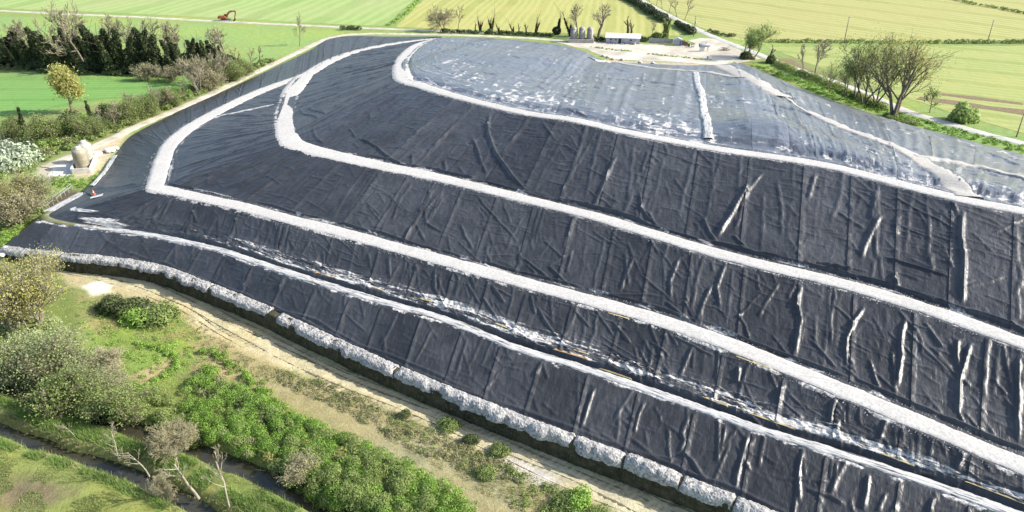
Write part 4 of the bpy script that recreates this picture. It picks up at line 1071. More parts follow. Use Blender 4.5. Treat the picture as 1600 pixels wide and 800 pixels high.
# ------------------------------------------------------------------ masses of low growth
def rand_in(px, n, z=0.0):
    poly = np.array([P2(x, y, z) for x, y in px]); lo = poly.min(0); hi = poly.max(0); out = np.zeros((0, 2))
    while len(out) < n:
        q = rng.uniform(lo, hi, (n*3, 2)); out = np.vstack([out, q[in_poly(q, poly)]])
    return out[:n]
def ground_z(xy):
    i = np.clip(np.searchsorted(gx, xy[:, 0]), 0, len(gx)-1); j = np.clip(np.searchsorted(gy, xy[:, 1]), 0, len(gy)-1)
    return gz.reshape(len(gx), len(gy))[i, j]
def mass_mesh(name, c, r, dens, lsize, squash=.9):
    """leaves over the outside of many overlapping rounded clumps"""
    cnt = np.maximum(8, (dens*r*r).astype(int)); k = np.repeat(np.arange(len(c)), cnt); n = len(k)
    v = rng.normal(0, 1, (n, 3)); v /= np.linalg.norm(v, axis=1, keepdims=True); v[:, 2] = np.abs(v[:, 2])*1.1-.15
    p = c[k]+v*(r[k]*(.75+.32*rng.random(n)))[:, None]*np.array([1, 1, squash])
    d = np.zeros(n, bool); keep = p[:, 2] > c[k][:, 2]-r[k]*.5
    V, F = quads(p[keep], lsize, nrm=v[keep]); return mesh_np(name, V, F, smooth=False)
def lobes_poly(px, n, r0, r1, hz=.3):
    xy = rand_in(px, n); r = rng.uniform(r0, r1, n); return np.c_[xy, ground_z(xy)+r*hz], r
def lobes_line(line, step, r0, r1, spread=.5, hz=.35, base=None):
    pts, s = resample(line, step); xy = pts[:, :2]+rng.normal(0, spread, (len(pts), 2)); r = rng.uniform(r0, r1, len(pts)); return np.c_[xy, r*hz], r

c, r = lobes_poly([(285,620),(330,575),(360,600),(430,640),(500,668),(560,700),(640,730),(720,775),(740,830),(640,850),(560,830),(500,775),(440,742),(380,712),(330,690),(290,660)], 520, .22, 1.15, .5)
tag(obj('bramble_thicket', mass_mesh('bramble_thicket', c, r, 520, .085, .75), MAT['bramble']), kind='stuff')
c, r = lobes_poly([(440,700),(520,680),(600,720),(680,770),(700,840),(560,840),(500,790),(430,740)], 150, .25, 1.2, .7)
tag(obj('bramble_thicket', mass_mesh('bramble_thicket', c, r, 420, .085), MAT['olive_leaf']), kind='stuff')
c, r = lobes_poly([(-60,545),(60,530),(130,560),(230,610),(300,630),(320,690),(230,665),(160,640),(60,610),(-60,580)], 260, .25, 1.1, .4)
tag(obj('undergrowth', mass_mesh('undergrowth', c, r, 380, .10), MAT['olive_leaf']), kind='stuff')
c, r = lobes_poly([(-60,470),(30,480),(120,520),(150,590),(60,600),(-60,560)], 60, .7, 1.5, .35)
tag(obj('undergrowth', mass_mesh('undergrowth', c, r, 300, .11), MAT['grey_leaf']), kind='stuff')
c, r = lobes_poly([(330,612),(355,600),(420,640),(470,665),(440,680),(370,640)], 26, .5, 1.0, .3)
tag(obj('bramble_thicket', mass_mesh('bramble_thicket', c, r, 220, .13), MAT['dark_leaf']), kind='stuff')
ln = line_px([(215,540),(250,545),(272,560),(275,575),(255,590),(225,605)]); c, r = lobes_line(ln, .45, .35, .6, .25, .3)
tag(obj('weed_row', mass_mesh('weed_row', c, r, 330, .10), MAT['bramble']), kind='stuff')
ln = line_px([(318,550),(345,560),(380,585),(410,612),(440,640)]); c, r = lobes_line(ln, .5, .4, .75, .4, .3)
tag(obj('weed_row', mass_mesh('weed_row', c, r, 300, .11), MAT['bramble']), kind='stuff')
TH = [(300,620),(340,590),(430,645),(560,705),(700,775),(720,830),(560,825),(440,740),(340,690)]
for mt, n_, h_ in (('dry_leaf', 34, .75), ('fresh_leaf', 60, .8), ('dark_leaf', 40, .6), ('willow_leaf', 20, .7)):
    c, r = lobes_poly(TH, n_, .25, .85, h_); tag(obj('bramble_thicket', mass_mesh('bramble_thicket', c, r, 420, .085), MAT[mt]), kind='stuff')
# scrubby tufts on the clearing
def patch_stuff(name, px, n, r0, r1, dens, ls, mat, hz=.2):
    c, r = lobes_poly(px, n, r0, r1, hz); tag(obj(name, mass_mesh(name, c, r, dens, ls, .7), MAT[mat]), kind='stuff')
patch_stuff('dry_scrub', [(430,575),(520,600),(620,645),(720,690),(800,725),(830,760),(740,745),(640,700),(540,645),(440,600)], 420, .18, .5, 210, .09, 'dry_leaf')
patch_stuff('dry_scrub', [(430,575),(520,600),(620,645),(720,690),(800,725),(830,760),(740,745),(640,700),(540,645),(440,600)], 130, .2, .55, 210, .09, 'olive_leaf')
patch_stuff('weeds', [(780,720),(880,765),(960,800),(990,850),(840,850),(800,780)], 130, .25, .7, 200, .10, 'olive_leaf')
patch_stuff('weeds', [(120,470),(200,470),(280,500),(330,560),(280,600),(180,600),(130,540)], 190, .15, .5, 200, .09, 'bramble')
patch_stuff('weeds', [(560,690),(640,720),(740,780),(800,850),(720,850)], 100, .2, .6, 200, .10, 'bramble')
patch_stuff('weeds', [(300,500),(380,550),(450,600),(380,590),(310,545)], 110, .12, .35, 200, .08, 'dry_leaf')
# grass on the creek banks and the dyke
def grass_line(name, line, off, spread, n, h, mat, wdt=.035, seg=None):
    pts, s = resample(line, .3); tan = np.gradient(pts[:, :2], axis=0); tan /= np.linalg.norm(tan, axis=1, keepdims=True); nr = np.stack([-tan[:, 1], tan[:, 0]], 1)
    k = rng.integers(0, len(pts), n); o = off+rng.normal(0, spread, n)
    clump = (vnoise(pts[k, 0]*.5+off*3, pts[k, 1]*.5) > .32); k = k[clump]; o = o[clump]
    xy = pts[k, :2]+nr[k]*o[:, None]; b = np.c_[xy, ground_z(xy)-.03]
    V, F = blades(b, h, wdt); tag(obj(name, mesh_np(name, V, F, smooth=False), MAT[mat]), kind='stuff')
for off, m, n, h in ((2.3, 'grass_blade', 16000, .55), (-2.2, 'grass_blade', 16000, .6), (-1.7, 'pale_blade', 3500, .7), (3.0, 'grass_blade', 7000, .35)): grass_line('bank_grass', creek_a, off, .42, n, h, m)
for off, m, n, h in ((-2.6, 'grass_blade', 16000, .55), (2.4, 'grass_blade', 7000, .5), (-2.0, 'pale_blade', 3000, .6)): grass_line('bank_grass', creek_b, off, .45, n, h, m)
def grass_poly(name, px, n, h, mat, wdt=.03):
    xy = rand_in(px, n); k = fbm(xy[:, 0]*.35, xy[:, 1]*.35, 3) > .44; xy = xy[k]; b = np.c_[xy, ground_z(xy)-.02]
    V, F = blades(b, h, wdt); tag(obj(name, mesh_np(name, V, F, smooth=False), MAT[mat]), kind='stuff')
grass_poly('meadow_grass', [(-60,700),(0,700),(120,735),(230,775),(300,820),(-60,850)], 26000, .16, 'pale_blade')
grass_poly('meadow_grass', [(-60,700),(0,700),(120,735),(230,775),(300,820),(-60,850)], 22000, .16, 'grass_blade')
grass_poly('dyke_grass', [(-60,640),(0,640),(110,676),(210,708),(330,755),(460,810),(420,830),(300,775),(180,728),(60,690),(-60,664)], 30000, .2, 'pale_blade')
grass_poly('clearing_grass', [(110,470),(260,480),(340,540),(290,610),(180,610)], 9000, .2, 'grass_blade')
grass_poly('clearing_grass', [(110,450),(260,470),(360,540),(300,610),(180,610)], 12000, .22, 'pale_blade')
# weeds hanging on the earth bank under the gravel
bp, bn, bs = BANK
def bank_weeds(mat, n, h, a, b):
    k = rng.integers(0, len(bp), n); k = k[vnoise(bp[k, 0]*.8, bp[k, 1]*.8+7) > .35]; o = rng.uniform(a, b, len(k))
    f = np.clip((o+.3)/1.45, 0, 1); z = bp[k, 2]*(1-sstep(.70, .99, f))
    V, F = blades(np.c_[bp[k, :2]+bn[k]*o[:, None], z], h, .04, .6); tag(obj('bank_weeds', mesh_np('bank_weeds', V, F, smooth=False), MAT[mat]), kind='stuff')
bank_weeds('dark_leaf', 12000, .2, .85, 1.25); bank_weeds('pale_blade', 2500, .25, .7, 1.0); bank_weeds('olive_leaf', 3500, .2, .75, 1.2)
# loose stones at the foot of the gravel heaps and along the road shoulders
def stones(name, line, off, spread, n, size, mat, zf=None, lift=.0):
    pts, s = resample(line, .3); tan = np.gradient(pts[:, :2], axis=0); tan /= np.linalg.norm(tan, axis=1, keepdims=True); nr = np.stack([-tan[:, 1], tan[:, 0]], 1)
    k = rng.integers(0, len(pts), n); o = off*np.where(rng.random(n) < .5, 1, -1)+rng.normal(0, spread, n) if off > 0 else off+rng.normal(0, spread, n)
    b = np.c_[pts[k, :2]+nr[k]*o[:, None], pts[k, 2]+lift]
    sz = size*rng.uniform(.5, 1.5, n)
    oct_ = np.array([[1, 0, 0], [0, 1, 0], [-1, 0, 0], [0, -1, 0], [0, 0, .8], [0, 0, -.5]])
    V = b[:, None]+(oct_[None]*rng.uniform(.7, 1.3, (n, 6, 1)))*sz[:, None, None]
    f = np.array([[0, 1, 4], [1, 2, 4], [2, 3, 4], [3, 0, 4], [1, 0, 5], [2, 1, 5], [3, 2, 5], [0, 3, 5]])
    F = (np.arange(n)[:, None, None]*6+f[None]).reshape(-1, 3)
    tag(obj(name, mesh_np(name, V.reshape(-1, 3), F, smooth=False), MAT[mat]), kind='stuff')
stones('loose_gravel', R3, 1.9, .4, 4200, .06, 'gravel', lift=.04); stones('loose_gravel', R4, 1.85, .4, 3600, .065, 'gravel', lift=.04)
stones('loose_gravel', R5, 1.8, .4, 3000, .075, 'gravel', lift=.05)
xy = rand_in([(285,620),(330,575),(430,640),(560,700),(720,775),(740,830),(560,830),(440,742),(330,690)], 2600)
V, F = blades(np.c_[xy, ground_z(xy)], 1.3, .03, .45); tag(obj('dead_stalks', mesh_np('dead_stalks', V, F, smooth=False), MAT['pale_blade']), kind='stuff')
xy = rand_in([(430,575),(620,645),(830,740),(960,800),(840,820),(700,740),(540,650),(380,580),(280,510)], 16000); xy = xy[fbm(xy[:, 0]*.4, xy[:, 1]*.4, 4) > .48]
V, F = blades(np.c_[xy, ground_z(xy)-.02], .28, .03, .6); tag(obj('dry_grass', mesh_np('dry_grass', V, F, smooth=False), MAT['pale_blade']), kind='stuff')
xy = rand_in([(100,410),(330,475),(620,615),(900,730),(1100,810),(960,800),(640,660),(380,550),(190,468)], 5000); xy = xy[fbm(xy[:, 0]*.3+4, xy[:, 1]*.3, 4) > .55]
V, F = blades(np.c_[xy, ground_z(xy)-.02], .2, .03, .6); tag(obj('dry_grass', mesh_np('dry_grass', V, F, smooth=False), MAT['grass_blade']), kind='stuff')
# left: dark undergrowth below the ivy trees, mixed scrub beside the perimeter track
patch_stuff('undergrowth', [(-150,103),(0,107),(120,114),(260,120),(380,114),(370,100),(260,98),(120,92),(0,88),(-150,86)], 400, 1.1, 2.7, 40, .34, 'ivy', .9)
patch_stuff('undergrowth', [(-150,100),(0,104),(120,110),(260,116),(380,112),(370,102),(260,102),(120,96),(0,92),(-150,90)], 130, .8, 1.9, 40, .28, 'olive_leaf', 1.3)
patch_stuff('undergrowth', [(-150,103),(0,107),(120,113),(260,119),(380,113),(370,104),(260,106),(120,100),(0,96),(-150,92)], 90, .8, 1.7, 40, .24, 'dry_leaf', 1.1)
patch_stuff('undergrowth', [(-150,106),(0,110),(120,117),(260,122),(350,118),(260,112),(120,106),(0,102)], 120, .8, 1.8, 44, .30, 'dark_leaf', .5)
patch_stuff('undergrowth', [(60,255),(110,236),(200,200),(300,154),(400,108),(440,92),(400,102),(300,140),(200,175),(100,205),(40,225)], 260, .7, 1.7, 60, .28, 'olive_leaf', .4)
patch_stuff('undergrowth', [(60,240),(110,222),(200,188),(300,148),(300,138),(200,165),(100,195),(40,215)], 190, .6, 1.6, 70, .24, 'bramble', .45)
patch_stuff('undergrowth', [(60,252),(110,232),(200,196),(300,150),(390,108),(330,125),(200,180),(90,215)], 60, .8, 1.6, 55, .22, 'dry_leaf', .4)
patch_stuff('undergrowth', [(0,262),(60,258),(70,300),(75,330),(60,345),(0,360),(-60,360),(-60,270)], 70, .7, 1.6, 110, .18, 'olive_leaf', .4)
patch_stuff('undergrowth', [(0,350),(40,350),(10,382),(-40,420),(-60,380)], 50, .4, .9, 140, .14, 'bramble', .35)
patch_stuff('undergrowth', [(75,275),(150,277),(152,268),(165,262),(148,285),(128,293),(85,292)], 60, .3, .7, 160, .13, 'bramble', .3)
# right: verge between the sheeting and the road
patch_stuff('verge_weeds', [(1160,100),(1300,155),(1450,203),(1600,240),(1600,228),(1450,190),(1300,140),(1200,105)], 420, .3, .8, 90, .18, 'bramble', .2)
patch_stuff('verge_weeds', [(1380,180),(1405,182),(1440,195),(1420,197),(1385,188)], 40, .5, 1.0, 100, .18, 'olive_leaf', .3)

# ------------------------------------------------------------------ hedges
def hedge(label, line, step, r0, r1, spread, mat, ls=.3, dens=45, hz=.45):
    c, r = lobes_line(line, step, r0, r1, spread, hz); o = obj('hedge', mass_mesh('hedge', c, r, dens, ls), MAT[mat]); tag(o, label, 'hedge')
hedge('low dark hedge under the bare trees behind the mound', line_px([(690,51),(760,53),(820,56),(865,58)]), 1.0, .8, 1.5, .5, 'ivy', .36, 34)
hedge('dark clipped hedge between silos and white site hut', line_px([(925,63.5),(946,64.5)]), .7, 1.0, 1.7, .4, 'ivy', .3)
hedge('dark green hedge between the white hut and pinkish panel wall', line_px([(1001,64.5),(1013,65)]), .7, 1.2, 1.7, .3, 'ivy', .3)
hedge('dark roadside hedge in the ditch running up the country road', line_px([(890,-72),(940,-40),(975,-5),(995,8),(1020,24),(1038,35)]), 1.4, 1.6, 2.6, .7, 'ivy', .5, 26)
hedge('dark hedge stub beside the road junction near the pole', line_px([(1058,40),(1070,47),(1082,54)]), .9, 1.4, 2.2, .5, 'ivy', .4)
hedge('long low green hedge crossing the fields below the two distant poles', line_px([(1200,66),(1300,67),(1400,68),(1600,67.5),(1800,67)]), 1.2, .8, 1.4, .4, 'olive_leaf', .34, 34)
hedge('thin green hedge line at the far top corner of the pale field', line_px([(1480,-3),(1520,7),(1560,14),(1620,26)]), 1.6, .8, 1.3, .4, 'olive_leaf', .4, 26)
hedge('olive roadside hedge above the sheeting verge', line_px([(1212,101),(1240,113),(1270,124),(1300,136),(1320,146),(1345,156),(1380,172)]), .7, .9, 1.7, .5, 'olive_leaf', .22, 70)
hedge('small dark hedge at the road bend behind the fuel tank', line_px([(1110,50),(1125,55),(1146,58)]), .9, .7, 1.2, .4, 'dark_leaf', .3)
hedge('green hedge strip beside the dirt road near the diagonal field boundary', line_px([(535,47),(550,46.5),(562,47)]), .8, .9, 1.6, .4, 'dark_leaf', .3)
hedge('grassy green baulk running diagonally between the two far crop fields', line_px([(607,41),(640,16),(660,-5),(720,-62)]), 1.5, .5, .9, .9, 'bramble', .4, 26)
hedge('low dark hedge along the near edge of the long white building', line_px([(948,69.2),(962,69.6),(978,70.2)]), .6, .25, .45, .15, 'dark_leaf', .16)

# ------------------------------------------------------------------ trees and single shrubs
G = 'ivy-covered trees in the dark hedgerow'
row = [(8,102,55,'ivy0',1.1),(22,104,50,'ivy3',1),(35,106,60,'ivy1',1),(50,107,46,'ivy2',1),(62,108,53,'ivy0',1),(80,110,40,'ivy4',1.1),(96,110,50,'ivy1',1.1),(113,112,52,'ivy2',1.1),(150,113,30,'ivy1',.9),(165,113,43,'ivy4',1.1),
       (180,114,42,'ivy2',1.1),(193,114,37,'ivy0',1),(207,115,44,'ivy1',1.1),(222,115,47,'ivy4',1.1),(237,116,43,'ivy3',1.2),(251,117,46,'ivy0',1.1),(262,118,62,'ivy3',1),(273,116,49,'ivy2',1),(286,116,63,'ivy1',.9),(300,112,62,'ivy4',.9),
       (322,110,60,'ivy0',.9),(345,108,60,'ivy2',.8),(-15,100,52,'ivy1',1.1)]
row.sort()
for i, (bx, by, ty, k, wd) in enumerate(row):
    plant_px(k, bx, by, ty-7, 'ivy_tree', ORD[i]+' ivy-covered dark tree of the hedgerow, counted from the photo\'s left edge', 'tree', G, wide=wd)
row2 = [(-5,95,46,'ivy2'),(16,96,44,'ivy4'),(42,98,42,'ivy1'),(70,99,38,'ivy2'),(104,101,36,'ivy4'),(128,102,40,'ivy2'),(158,103,34,'ivy4'),(186,104,36,'ivy1'),(214,104,38,'ivy2'),(244,106,42,'ivy4'),(280,106,50,'ivy1'),(310,104,54,'ivy2'),(334,102,56,'ivy1')]
for i, (bx, by, ty, k) in enumerate(row2):
    plant_px(k, bx, by, ty-6, 'ivy_tree', ORD[i]+' dark ivy tree in the rear line of the hedgerow, counted from the photo edge', 'tree', G, wide=1.3)
row = [(4,92,48),(28,92,52),(58,94,42),(88,96,36),(120,98,32),(170,98,36),(200,98,42),(232,98,40),(258,100,48),(290,100,50),(330,100,54),(360,104,58)]
for i, (bx, by, ty) in enumerate(row):
    plant_px('bare_far%d' % (i % 3), bx, by, ty-16, 'bare_tree', ORD[i]+' pale leafless tree showing above the ivy hedgerow, counted from the photo\'s left edge', 'tree', 'leafless trees behind the ivy hedgerow', wide=1.0)
plant_px('bare_far1', 136, 110, -4, 'bare_tree', 'tallest leafless twin-stemmed tree rising from the ivy hedgerow', wide=.9)
plant_px('bare_far0', 122, 108, 2, 'bare_tree', 'tall leafless tree beside the twin-stemmed one in the hedgerow', wide=.8)
row = [(288,126,88,'bare_brown'),(303,133,84,'bare_brown'),(313,146,84,'bare_brown'),(337,134,78,'bare_brown'),(352,124,80,'bare_brown'),(375,116,70,'bare_thin'),(390,112,74,'bare_thin'),(404,104,70,'bare_thin'),(268,128,100,'brown_scrub'),(230,126,95,'brown_scrub'),(248,126,98,'bare_brown')]
row.sort()
for i, (bx, by, ty, k) in enumerate(row):
    plant_px(k, bx, by, ty, 'leafless_tree', ORD[i]+' light brown leafless tree between dark hedgerow and perimeter track, counted from the left', 'tree', 'brown leafless trees above the perimeter track', wide=1.1)
plant_px('green_round', 113, 178, 98, 'broadleaf_tree', 'round yellow-green leafing tree standing alone in the bright meadow', wide=1.05)
plant_px('ivy3', 40, 212, 150, 'ivy_tree', 'slim dark ivy column above the white blossom bush', wide=.8)
plant_px('ivy1', 146, 190, 148, 'ivy_tree', 'small dark ivy tree just behind the round yellow-green tree', wide=.9)
plant_px('dark_bush', 112, 200, 172, 'shrub', 'dark glossy shrub below the round yellow-green tree', 'shrub')
plant_px('dark_bush', 170, 182, 160, 'shrub', 'dark shrub on the meadow edge near the perimeter track', 'shrub')
row = [(20,215,178,'olive_scrub'),(70,222,176,'olive_scrub'),(92,218,180,'olive_scrub'),(128,215,172,'olive_scrub'),(152,210,176,'olive_scrub'),(178,200,160,'bare_brown'),(198,192,150,'olive_scrub'),(218,186,146,'olive_scrub'),
       (232,180,140,'olive_scrub'),(252,172,132,'bare_brown'),(270,166,130,'olive_scrub'),(290,158,122,'bare_thin'),(312,150,112,'bare_thin'),(330,142,104,'brown_scrub'),(346,134,100,'bare_thin'),(368,126,92,'olive_scrub'),(384,118,86,'olive_scrub'),(210,176,140,'bare_brown')]
row.sort()
for i, (bx, by, ty, k) in enumerate(row):
    plant_px(k, bx, by, ty, 'scrub_tree', ORD[i]+' scrubby half-bare bush along the perimeter track, counted from the white blossom bush', 'shrub', 'scrub beside the perimeter track', wide=1.15)
plant_px('blossom_bush', 12, 262, 216, 'blossoming_bush', 'white blossoming bush at the photo edge beside the dirt pad', 'bush', wide=.95)
plant_px('blossom_bush', -8, 252, 222, 'blossoming_bush', 'smaller white blossoming bush cut by the photo edge', 'bush')
plant_px('yellow_willow', 12, 338, 248, 'willow_shrub', 'yellow-green willow shrub below the white blossom bush', 'shrub', wide=1.1)
plant_px('brown_scrub', 52, 330, 272, 'dry_shrub', 'light brown dry shrub beside the dark muddy ditch corner', 'shrub', wide=1.2)
plant_px('brown_scrub', 30, 352, 296, 'dry_shrub', 'light brown dry shrub at the corner of the sheeting', 'shrub', wide=1.2)
# near corner: willows and grey-green shrubs above the creek
plant_px('yellow_willow', 62, 505, 388, 'willow_tree', 'pale-stemmed yellow willow nearest the heaped gravel', wide=.9)
plant_px('yellow_willow', 22, 520, 392, 'willow_tree', 'yellow willow at the photo edge beside the pale-stemmed willow', wide=.9)
plant_px('yellow_willow', -12, 500, 402, 'willow_tree', 'yellow willow cut by the photo edge above the creek', wide=.9)
plant_px('bare_near0', 48, 520, 420, 'bare_tree', 'white-stemmed leaning bare tree among the yellow willows', wide=.8)
plant_px('grey_willow', 95, 590, 505, 'willow_shrub', 'grey-green willow shrub just below the yellow willows', 'shrub', wide=1.1)
plant_px('grey_willow', 58, 590, 522, 'willow_shrub', 'grey-green willow shrub overhanging the creek bend', 'shrub', wide=1.2)
plant_px('grey_willow', 130, 620, 560, 'willow_shrub', 'grey-green willow shrub midway along the creek bank', 'shrub', wide=1.2)
plant_px('grey_willow', 22, 590, 520, 'willow_shrub', 'grey-green willow shrub at the photo edge above the dark creek', 'shrub', wide=1.2)
plant_px('olive_scrub', 105, 640, 572, 'scrub_bush', 'olive scrub bush leaning over the upper creek channel', 'shrub', wide=1.2)
plant_px('olive_scrub', 150, 648, 600, 'scrub_bush', 'olive twiggy bush on the bank of the upper creek channel', 'shrub', wide=1.3)
plant_px('grey_willow', 178, 622, 575, 'scrub_bush', 'grey-green twiggy bush by the weedy clearing rim', 'shrub', wide=1.2)
plant_px('dry_near', 172, 600, 552, 'dry_bush', 'bare arching bush at the edge of the square clearing', 'bush', wide=1.3)
plant_px('olive_scrub', 205, 655, 602, 'scrub_bush', 'olive bush beside the dark curve of the creek', 'shrub', wide=1.2)
plant_px('dark_bush', 175, 484, 464, 'bramble_mound', 'dark bramble mound beside the sandy track', 'bush', wide=1.3); plant_px('dark_bush', 207, 489, 466, 'bramble_mound', 'long dark bramble mound in the middle of the row by the sandy track', 'bush', wide=1.3)
plant_px('olive_bush', 243, 498, 480, 'bramble_mound', 'dark bramble mound at the tail of the row by the sandy track', 'bush', wide=1.5); plant_px('bush', 215, 500, 484, 'green_bush', 'bright green bush in front of the dark bramble mounds', 'bush', wide=1.6)
plant_px('dry_near', 268, 708, 662, 'dry_bush', 'round beige leafless bush between the creek channels', 'bush', wide=1.05)
plant_px('dry_near', 292, 698, 668, 'dry_bush', 'beige leafless bush beside the bramble thicket over the water', 'bush', wide=.95)
plant_px('brown_scrub', 470, 750, 712, 'dry_bush', 'grey-brown dry bush at the end of the bramble thicket by the water', 'bush', wide=1.2)
plant_px('dry_near', 255, 770, 745, 'dry_bush', 'low beige dry bush on the dyke at the water edge', 'bush', wide=.9)
plant_px('bare_near1', 118, 684, 652, 'bare_tree', 'first small leaning bare tree on the dyke, thinnest of them', rz=.3)
plant_px('bare_near0', 186, 719, 672, 'bare_tree', 'second leaning bare tree on the dyke with pale trunk', rz=0)
plant_px('bare_near1', 233, 743, 686, 'bare_tree', 'third thin bare tree on the dyke beside the lower channel', rz=.2)
plant_px('bare_fine', 310, 777, 696, 'bare_tree', 'largest bare tree on the dyke with thick curved pale trunk', rz=0)
plant_px('bare_near0', 359, 794, 718, 'bare_tree', 'last bare tree on the dyke, at the bottom picture edge', rz=.1)
for i, (bx, by, ty, k) in enumerate([(632,650,641,'dark_bush'),(700,668,657,'olive_bush'),(735,690,679,'dark_bush'),(760,740,730,'olive_bush'),(905,785,770,'bush'),(880,790,779,'olive_bush'),(780,705,695,'olive_bush'),(640,600,588,'dark_bush')][:7]):
    plant_px(k, bx, by, ty, 'low_shrub', ORD[i]+' low shrub in the dry scrub along the sandy track, counted downhill', 'shrub', 'low shrubs beside the sandy track', wide=1.2)
# behind the mound
back = [(693,48,10,'bare_wide','wide leafless tree with fanned stems behind the mound'),(716,47,12,'bare_thin','slim leafless tree beside the fanned one behind the mound'),(743,49,38,'dead_stub','short dead stub left of the twin ivy trunks'),
        (750,49,18,'ivy_far0','twin ivy-clad trunks behind the mound'),(768,51,10,'ivy_far0','tall ivy-clad tree with several limbs behind the mound'),(780,51,32,'ivy_far1','leaning ivy-clad stump behind the mound'),
        (802,51,29,'ivy_far1','slim ivy-topped stump alone in the gap of the row'),(811,52,40,'dead_stub','low dead stub beside the slim ivy stump'),(822,53,38,'dead_stub','branched dead stub left of the V-shaped ivy tree'),
        (837,53,17,'ivy_far0','V-shaped ivy-clad tree before the silos'),(872,54,13,'ivy_ball','leaning tree with round ivy ball at its foot'),(892,57,8,'ivy_far1','ivy-clad leafless tree directly behind the silos'),
        (903,57,10,'bare_far2','leafless tree between the silos'),(935,60,8,'pollard','stout pollarded leafless tree between silos and white hut'),(980,56,28,'dead_stub','thin dead trunk behind the white hut'),(986,56,34,'dead_stub','thick leaning dead trunk behind the white hut'),
        (1018,59,34,'bare_thin','small leafless tree behind the pinkish panel wall'),(1040,61,24,'ivy_grey','big grey-green ivy tree by the hedge end')]
for bx, by, ty, k, lb in back: plant_px(k, bx, by, ty-4, 'row_tree', lb, 'tree', 'trees in the row behind the mound', wide=1.0)
plant_px('olive_bush', 1027, 60, 50, 'shrub', 'rounded olive shrub behind the pinkish panel wall', 'shrub')
plant_px('dark_bush', 766, 51.5, 44, 'shrub', 'round dark shrub at the foot of the tall ivy tree', 'shrub')
plant_px('bare_far0', 468, 72, 16, 'bare_tree', 'lone slim leafless tree beside the perimeter track bend', wide=.6)
sap = [(1014,4,-22),(1025,9,-18),(1035,14,-14),(1046,20,-10),(1057,26,-6),(1070,31,-8)]
for i, (bx, by, ty) in enumerate(sap): plant_px('bare_thin', bx, by, ty, 'roadside_tree', ORD[i]+' slim leafless roadside tree, counted towards the junction', 'tree', 'leafless saplings along the country road', wide=.9)
# beside the country road
right = [(1163,90,34,'light_tree','pale green tree at the yard gate'),(1177,92,30,'light_tree','taller pale green tree at the yard gate, next to the road'),(1203,98,70,'dead_stub','bare forked stub above a dark ivy clump by the road'),
         (1256,116,68,'bare_thin','thin leafless tree at the roadside hedge'),(1272,121,62,'bare_far2','crooked leafless tree leaning over the roadside hedge'),(1294,140,90,'willow_green','short leafing tree in the roadside hedge'),
         (1320,150,82,'willow_green','small leafing tree beside the willow clump'),(1336,155,48,'willow_green','green-tinged tree at the start of the willow clump'),(1350,163,44,'willow_green','leaning slim tree in the middle of the willow clump'),
         (1366,167,42,'willow_green','slim tree next to the big willow'),(1396,181,34,'willow','biggest spreading willow beside the road, low forked trunk'),(1453,176,132,'sapling','thin sapling beyond the road'),]
for bx, by, ty, k, lb in right: plant_px(k, bx, by, ty, 'roadside_tree' if k != 'willow' else 'willow_tree', lb, 'tree', wide=1.1)
plant_px('dark_bush', 1204, 98, 84, 'ivy_clump', 'dark ivy clump at the head of the roadside hedge', 'shrub', wide=.9)
plant_px('fresh_bush', 1504, 188, 160, 'round_bush', 'round green bush beyond the road, casting a shadow on it', 'bush', wide=1.0)
plant_px('dark_bush', 1165, 91, 80, 'shrub', 'dark shrub under the pale green trees at the yard gate', 'shrub', wide=1.5)

# ------------------------------------------------------------------ built things
def ang_px(a, b):
    d = P2(*b)-P2(*a); return math.atan2(d[1], d[0])
M = MAT
# three silos in a concrete basin
c0 = P(888, 67); c1 = P(928, 67.6); rz = ang_px((888,67),(928,67.6)); Lb = float(np.linalg.norm(c1-c0)); ux = (c1-c0)/Lb; uy = np.array([-ux[1], ux[0], 0])
bas = thing('silo_basin', 'low stained concrete basin holding the three silos', 'basin', tuple(c0), rz)
MB().box((Lb/2, 2.0, .1), (Lb-.5, 3.6, .2)).build('floor_slab', M['concrete'], bas)
for cx, cy, sx, sy in ((Lb/2, 0, Lb, .25), (Lb/2, 4.0, Lb, .25), (.125, 2, .25, 3.75), (Lb-.125, 2, .25, 3.75)):
    MB().box((cx, cy, .75), (sx, sy, 1.5)).build('basin_wall', M['concrete'], bas, bevel=.03)
for i, px in enumerate((895.7, 908.8, 921.6)):
    k = (px-888)/40; p = c0+ux*Lb*k+uy*2.0
    t = thing('silo', ('grey domed silo in the concrete basin, next to the ivy tree', 'middle one of the three grey domed silos', 'grey domed silo in the concrete basin, nearest the pollarded tree')[i], 'silo', (p[0], p[1], .2), rng.uniform(0, 6), 'grey domed silos')
    MB().lathe((0, 0, 0), [(1.22, .35), (1.25, .4), (1.25, 4.9)], 24).build('shell', M['silo_shell'], t, True)
    d = MB().lathe((0, 0, 0), [(1.3, 4.88), (1.3, 5.0), (1.05, 5.45), (.6, 5.75), (.25, 5.85)], 24).build('dome_roof', M['silo_shell'], t, True)
    MB().lathe((0, 0, 0), [(.28, 5.84), (.28, 6.05), (.1, 6.15)], 12).build('hatch', M['grey_paint'], d)
    for z in (1.7, 3.3): MB().lathe((0, 0, 0), [(1.27, z), (1.29, z+.03), (1.27, z+.1)], 24).build('hoop', M['grey_paint'], t)
    for a in (0, 1.57, 3.14, 4.71): MB().box((1.0*math.cos(a), 1.0*math.sin(a), .2), (.18, .18, .4)).build('foot', M['concrete'], t)
    l = MB()
    for s_ in (-.2, .2): l.box((1.36, s_, 2.7), (.05, .05, 4.6))
    for z in np.arange(.6, 5, .4): l.box((1.36, 0, z), (.04, .36, .04))
    l.build('ladder', M['grey_paint'], t)

